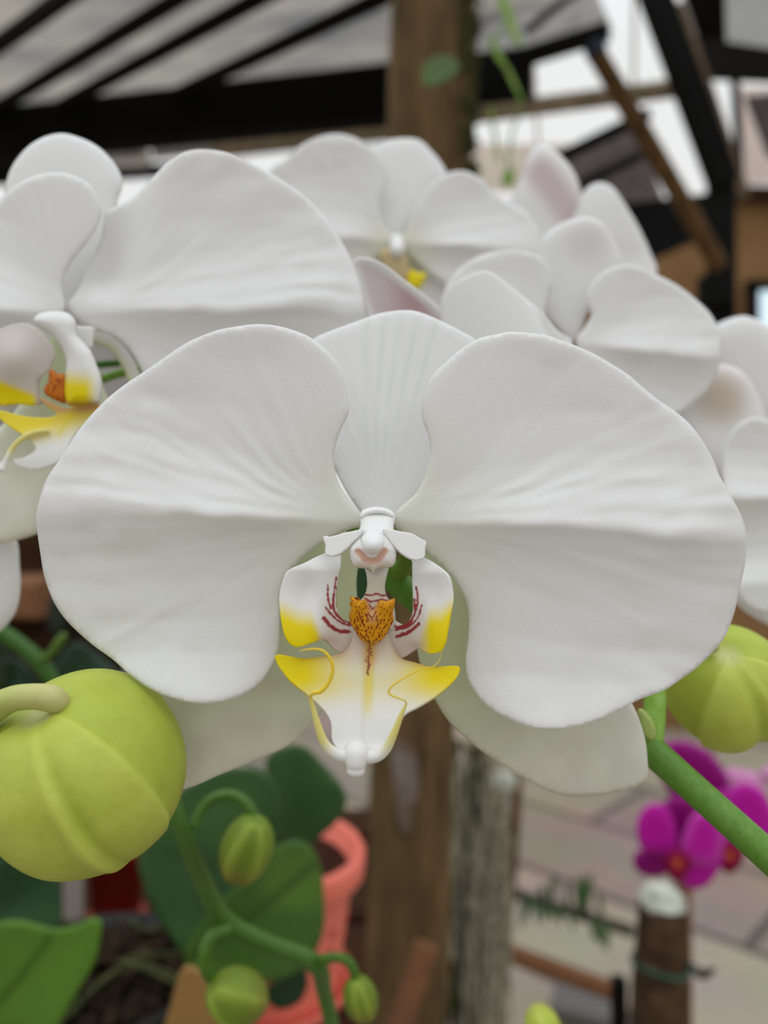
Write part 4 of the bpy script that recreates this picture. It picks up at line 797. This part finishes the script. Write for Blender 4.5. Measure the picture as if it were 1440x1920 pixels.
# left roof: beam, rafters, grey sheets
B0, B1 = P(-120, 268, 3.06), P(1000, 150, 2.60)
t_ = tag(bar('roof_beam', B0, B1,   .10, .185, M['black']), 'heavy black beam crossing the upper left under the grey roof sheets', 'beam')
dv = Vector((1.194, -1, -.11)).normalized()
def rpt(px, py, t, lift=0.0): return P(px, py, 2.92)+dv*t+Vector((0, 0, lift))
words = ['shortest black rafter, in the upper left corner of the photo', 'black rafter second from the left corner under the grey roof', 'black rafter third from the left corner under the grey roof', 'black rafter nearest the central post under the grey roof']
for (x, y), w in zip(((-250, 262), (-10, 205), (105, 203), (275, 203)), words):
    t_ = tag(bar('roof_rafter', rpt(x, y, -.3), rpt(x, y, 2.2), .034, .04, M['black']), w, 'rafter', 'black rafters of the left roof')
be = (B1-B0).normalized()
c0 = B0+Vector((0, .1, .13)); q = [c0+be*-2.4-dv*.5, c0+be*1.72-dv*.5, c0+be*1.72+dv*2.1, c0+be*-2.4+dv*2.1]
def slab(name, q, th, mt):
    if not th: return meshobj(name, q, [(0, 1, 2, 3)], mt, None, False)
    nn = (q[1]-q[0]).cross(q[3]-q[0]).normalized()*th; vs = [*q, *[v+nn for v in q]]
    return meshobj(name, vs, [(3, 2, 1, 0), (4, 5, 6, 7), (0, 1, 5, 4), (1, 2, 6, 5), (2, 3, 7, 6), (3, 0, 4, 7)], mt, None, False)
o = slab('ceiling', q, 0, M['greyroof']); o['kind'] = 'structure'
# dim rear of the left roof under the beam
t_ = tag(bar('roof_beam', P(-150, 300, 3.5), P(120, 300, 3.5), .1, .20, M['black']), 'lower black beam at the left edge behind the upper left orchid', 'beam')
t_ = tag(bar('wooden_pole', P(400, 284, 3.4), P(735, 248, 3.2), .05, .05, M['greywood']), 'grey-brown pole under the black beam above the middle flowers', 'pole')
t_ = tag(bar('wooden_pole', P(205, 326, 3.6), P(330, 318, 3.6), .05, .05, M['black']), 'short dark pole seen between the two upper left petals', 'pole')
t_ = tag(bar('fluorescent_tube', P(180, 302, 3.2), P(274, 297, 3.0), .055, .055, mat('white_tube', (.9, .9, .9, 1), .4, .4), bev=.35), 'white tube end under the black beam behind the upper left orchid', 'tube')
# right side
pa_, pb2 = P(880, 216, 2.62), P(1285, 163, 2.52)
t_ = tag(tube('wooden_pole', [pa_, pa_.lerp(pb2, .5), pb2], [.029]*3, mat('pale_pole', srgb(172, 158, 134), .8, .15, noise=(14, srgb(112, 98, 78), .8)), None, n=16), 'level grey-brown pole crossing the bright gap right of the central post', 'pole')
t_ = thing('leaning_pole', 'slanting brown pole with a dark blue cap at its upper end, right', 'pole', P(1352, 505, 1.9))
tube('shaft', [P(1118, 100, 1.8), P(1235, 300, 1.85), P(1350, 502, 1.9)], [.022, .023, .022], M['brownpole'], t_, n=18)
tube('cap', [P(1112, 84, 1.798), P(1121, 104, 1.801)], [.024, .025], mat('blue_cap', srgb(14, 22, 40), .5, .3), t_, n=18)
t_ = thing('black_strut', 'broad black slanting strut meeting a black upright on the right', 'strut', P(1350, 580, 2.4))
bar('strut_arm', P(1216, -40, 2.35), P(1358, 345, 2.4), .085, .06, M['black'], t_, up=(0, 1, 0))
bar('upright', P(1352, 330, 2.42), P(1352, 1000, 2.42), .075, .06, M['black'], t_, up=(0, 1, 0))
bar('foot_plate', P(1342, 520, 2.40), P(1342, 575, 2.40), .10, .07, M['black'], t_, up=(0, 1, 0))
t_ = tag(bar('slanting_lath', P(1268, 10, 2.46), P(1394, 372, 2.52), .042, .03, mat('tan_lath', srgb(124, 104, 82), .8, .15, noise=(10, srgb(70, 56, 44), .7)), up=(0, 1, 0)), 'tan slanting lath along the right side of the black strut', 'lath')
t_ = tag(bar('slanting_lath', P(1378, 140, 2.9), P(1388, 360, 2.9), .025, .03, M['black'], up=(0, 1, 0)), 'thin dark lath between the two bright gaps near the right edge', 'lath')
# dark netting and roof pieces: real sheets hung at their distance
def quad(name, pts, th, mt, label=None, cat=None):
    q = [P(*p) for p in pts]; o = slab(name, q, th, mt)
    if label: tag(o, label, cat)
    return o
quad('shade_net', [(888, 150, 2.8), (1150, 60, 2.6), (1100, -60, 2.3), (870, -60, 2.4)], 0, mat('grey_net', srgb(172, 170, 166), .9, .1, noise=(14, srgb(128, 126, 122), .7), trans=.55), 'grey netting sheet at the top right of the central post', 'shade net')
tag(bar('net_batten', P(885, 138, 2.62), P(1142, 58, 2.5), .05, .05, M['black']), 'black batten edging the grey netting right of the central post', 'batten')
tag(bar('net_batten', P(985, 60, 2.5), P(1085, -20, 2.4), .02, .02, M['black']), 'thin black batten across the grey netting near the top edge', 'batten')
quad('shade_net', [(1045, 300, 3.0), (1192, 228, 3.0), (1262, 420, 2.8), (1100, 420, 2.8)], 0, M['net'], 'purplish grey netting sheet below the level pole on the right', 'shade net')
tag(bar('net_batten', P(1035, 303, 2.9), P(1215, 215, 2.9), .05, .04, M['black']), 'black batten along the upper edge of the purplish netting', 'batten')
tag(bar('net_batten', P(1085, 348, 2.85), P(1222, 282, 2.85), .035, .03, M['black']), 'black batten across the middle of the purplish netting', 'batten')
quad('shade_net', [(285, 300, 3.5), (735, 252, 3.4), (735, 160, 3.4), (285, 225, 3.5)], 0, mat('rear_net', srgb(120, 116, 112), .9, .1, trans=.5), 'grey netting strip below the heavy black beam beside the central post', 'shade net')
quad('dark_sheet', [(1130, 385, 2.75), (1345, 360, 2.75), (1345, 432, 2.72), (1190, 500, 2.72)], .02, M['black'], 'black sheet behind the slanting pole, above the brown wall', 'sheet')
quad('dark_sheet', [(1310, 80, 2.75), (1362, 80, 2.75), (1356, -60, 2.6), (1262, -60, 2.6)], .02, M['black'], 'black roof strip between the black strut and the corner netting', 'sheet')
quad('dark_sheet', [(1318, 150, 2.75), (1480, 158, 2.75), (1480, 88, 2.72), (1300, 70, 2.72)], .02, mat('black_net', srgb(34, 33, 32), .9, .1, noise=(6, srgb(12, 12, 12), .8)), 'black horizontal roof sheet at the right edge under the corner netting', 'sheet')
quad('shade_net', [(1362, 78, 2.35), (1480, 96, 2.35), (1480, -60, 2.2), (1358, -60, 2.2)], 0, mat('corner_net', srgb(178, 178, 176), .9, .1, noise=(5, srgb(140, 140, 138), .7), trans=.6), 'pale grey netting in the upper right corner of the photo', 'shade net')
quad('dark_sheet', [(1398, 180, 2.9), (1500, 170, 2.9), (1500, 330, 2.9), (1440, 290, 2.9)], .01, M['net'], 'dark sheet hanging at the right edge beside the bright gap', 'sheet')
quad('plastic_sheet', [(1376, 345, 3.3), (1480, 345, 3.3), (1480, 165, 3.3), (1376, 165, 3.3)], 0, M['palewall'], 'pale pinkish translucent sheet at the right edge', 'sheet')
quad('plastic_sheet', [(880, 360, 3.4), (1075, 360, 3.4), (1075, 270, 3.4), (880, 270, 3.4)], 0, mat('cream_sheet', srgb(240, 228, 212), .7, .2, trans=.5), 'cream translucent sheet just right of the central post', 'sheet')
for (a, b, w, lab) in (((1000, 110, 3.5), (1012, 340, 3.5), .012, 'thin vertical seam rod in the bright gap right of the central post'), ((1190, -20, 3.5), (1188, 170, 3.5), .014, 'thin vertical rod in the bright gap left of the black strut')):
    tag(bar('thin_rod', P(*a), P(*b), w, w, M['whiteplastic'], up=(0, 1, 0)), lab, 'rod')
# brown wall
def wall(name, x0, x1, y, z0, z1, th, mt):
    vs = [(x0, y, z0), (x1, y, z0), (x1, y, z1), (x0, y, z1), (x0, y+th, z0), (x1, y+th, z0), (x1, y+th, z1), (x0, y+th, z1)]
    o = meshobj(name, vs, [(0, 1, 2, 3), (7, 6, 5, 4), (0, 4, 5, 1), (1, 5, 6, 2), (2, 6, 7, 3), (3, 7, 4, 0)], mt, None, False); o['kind'] = 'structure'; return o
WY = 4.6
wall('wall_back', P(960, 0, WY).x, P(1900, 0, WY).x, WY, 0, P(0, 372, WY).z, .1, M['wallbrown'])
o = tag(bar('wall_cap', P(1376, 362, WY-.06), P(1700, 372, WY-.06), .08, .07, M['darkwood']), 'dark coping board along the top of the brown wall', 'coping'); o['kind'] = 'structure'; del o['category']; o.name = 'trim_1'
wn = bpy.data.objects.new('window_1', None); COL.objects.link(wn); wn.location = P(1450, 575, WY-.05); wn['kind'] = 'structure'
meshobj('pane', [P(1424, 618, WY-.03), P(1500, 618, WY-.03), P(1500, 545, WY-.03), P(1424, 545, WY-.03)], [(0, 1, 2, 3)], M['screen'], wn, False)
for a, b in (((1412, 632), (1412, 530)), ((1510, 632), (1510, 530))): bar('window_frame', P(a[0], a[1], WY-.05), P(b[0], b[1], WY-.05), .055, .06, M['black'], wn, up=(0, 1, 0))
for a, b in (((1400, 535), (1520, 535)), ((1400, 632), (1520, 632))): bar('window_frame', P(a[0], a[1], WY-.05), P(b[0], b[1], WY-.05), .06, .055, M['black'], wn)
# dark planting at the far side below the flowers
wall('wall_left', -6, P(560, 0, 5).x, 5.0, 0, 2.75, .1, mat('grey_far_wall', srgb(176, 172, 168), .9, .1, noise=(2, srgb(140, 136, 130), .9)))

# ================================================================ camera, sky, exposure
cam = bpy.data.cameras.new('camera'); co = bpy.data.objects.new('camera', cam); COL.objects.link(co)
co.location = (0, 0, CAMZ); co.rotation_euler = (math.pi/2, 0, 0)
cam.sensor_fit = 'HORIZONTAL'; cam.sensor_width = 36; cam.lens = 36; cam.clip_start = .01; cam.clip_end = 60
cam.dof.use_dof = True; cam.dof.focus_distance = .1165; cam.dof.aperture_fstop = 36/2.4
SC.camera = co
w = bpy.data.worlds.new('overcast'); SC.world = w; w.use_nodes = True; nt = w.node_tree; N, L = nt.nodes, nt.links; N.clear()
out = N.new('ShaderNodeOutputWorld'); bg = N.new('ShaderNodeBackground'); tc = N.new('ShaderNodeTexCoord'); sx = N.new('ShaderNodeSeparateXYZ'); cr = N.new('ShaderNodeValToRGB')
mr = N.new('ShaderNodeMapRange'); mr.inputs[1].default_value = -1; mr.inputs[2].default_value = 1
L.new(tc.outputs['Generated'], sx.inputs[0]); L.new(sx.outputs['Z'], mr.inputs[0]); L.new(mr.outputs[0], cr.inputs[0])
e = cr.color_ramp.elements; e[0].position = .46; e[0].color = (.10, .09, .08, 1); e[1].position = .52; e[1].color = (.80, .80, .78, 1)
k = cr.color_ramp.elements.new(.75); k.color = (.86, .87, .87, 1); k = cr.color_ramp.elements.new(1.0); k.color = (1.38, 1.45, 1.58, 1)
mr2 = N.new('ShaderNodeMapRange'); mr2.inputs[1].default_value = -.75; mr2.inputs[2].default_value = .25; mr2.inputs[3].default_value = 1.08; mr2.inputs[4].default_value = 1.0
L.new(sx.outputs['Y'], mr2.inputs[0])
mm = N.new('ShaderNodeMix'); mm.data_type = 'RGBA'; mm.blend_type = 'MULTIPLY'; mm.inputs['Factor'].default_value = 1; L.new(cr.outputs[0], mm.inputs['A']); L.new(mr2.outputs[0], mm.inputs['B'])
L.new(mm.outputs['Result'], bg.inputs[0]); bg.inputs[1].default_value = 1.0; L.new(bg.outputs[0], out.inputs[0])
sun = bpy.data.lights.new('daylight', 'SUN'); sun.energy = .5; sun.angle = math.radians(60); so = bpy.data.objects.new('daylight', sun); COL.objects.link(so)
so.rotation_euler = (math.radians(14), math.radians(-6), 0)
vs_ = SC.view_settings; SC.display_settings.display_device = 'sRGB'; vs_.view_transform = 'Standard'; vs_.look = 'None'; vs_.gamma = 1; vs_.exposure = 0.0; vs_.use_curve_mapping = False
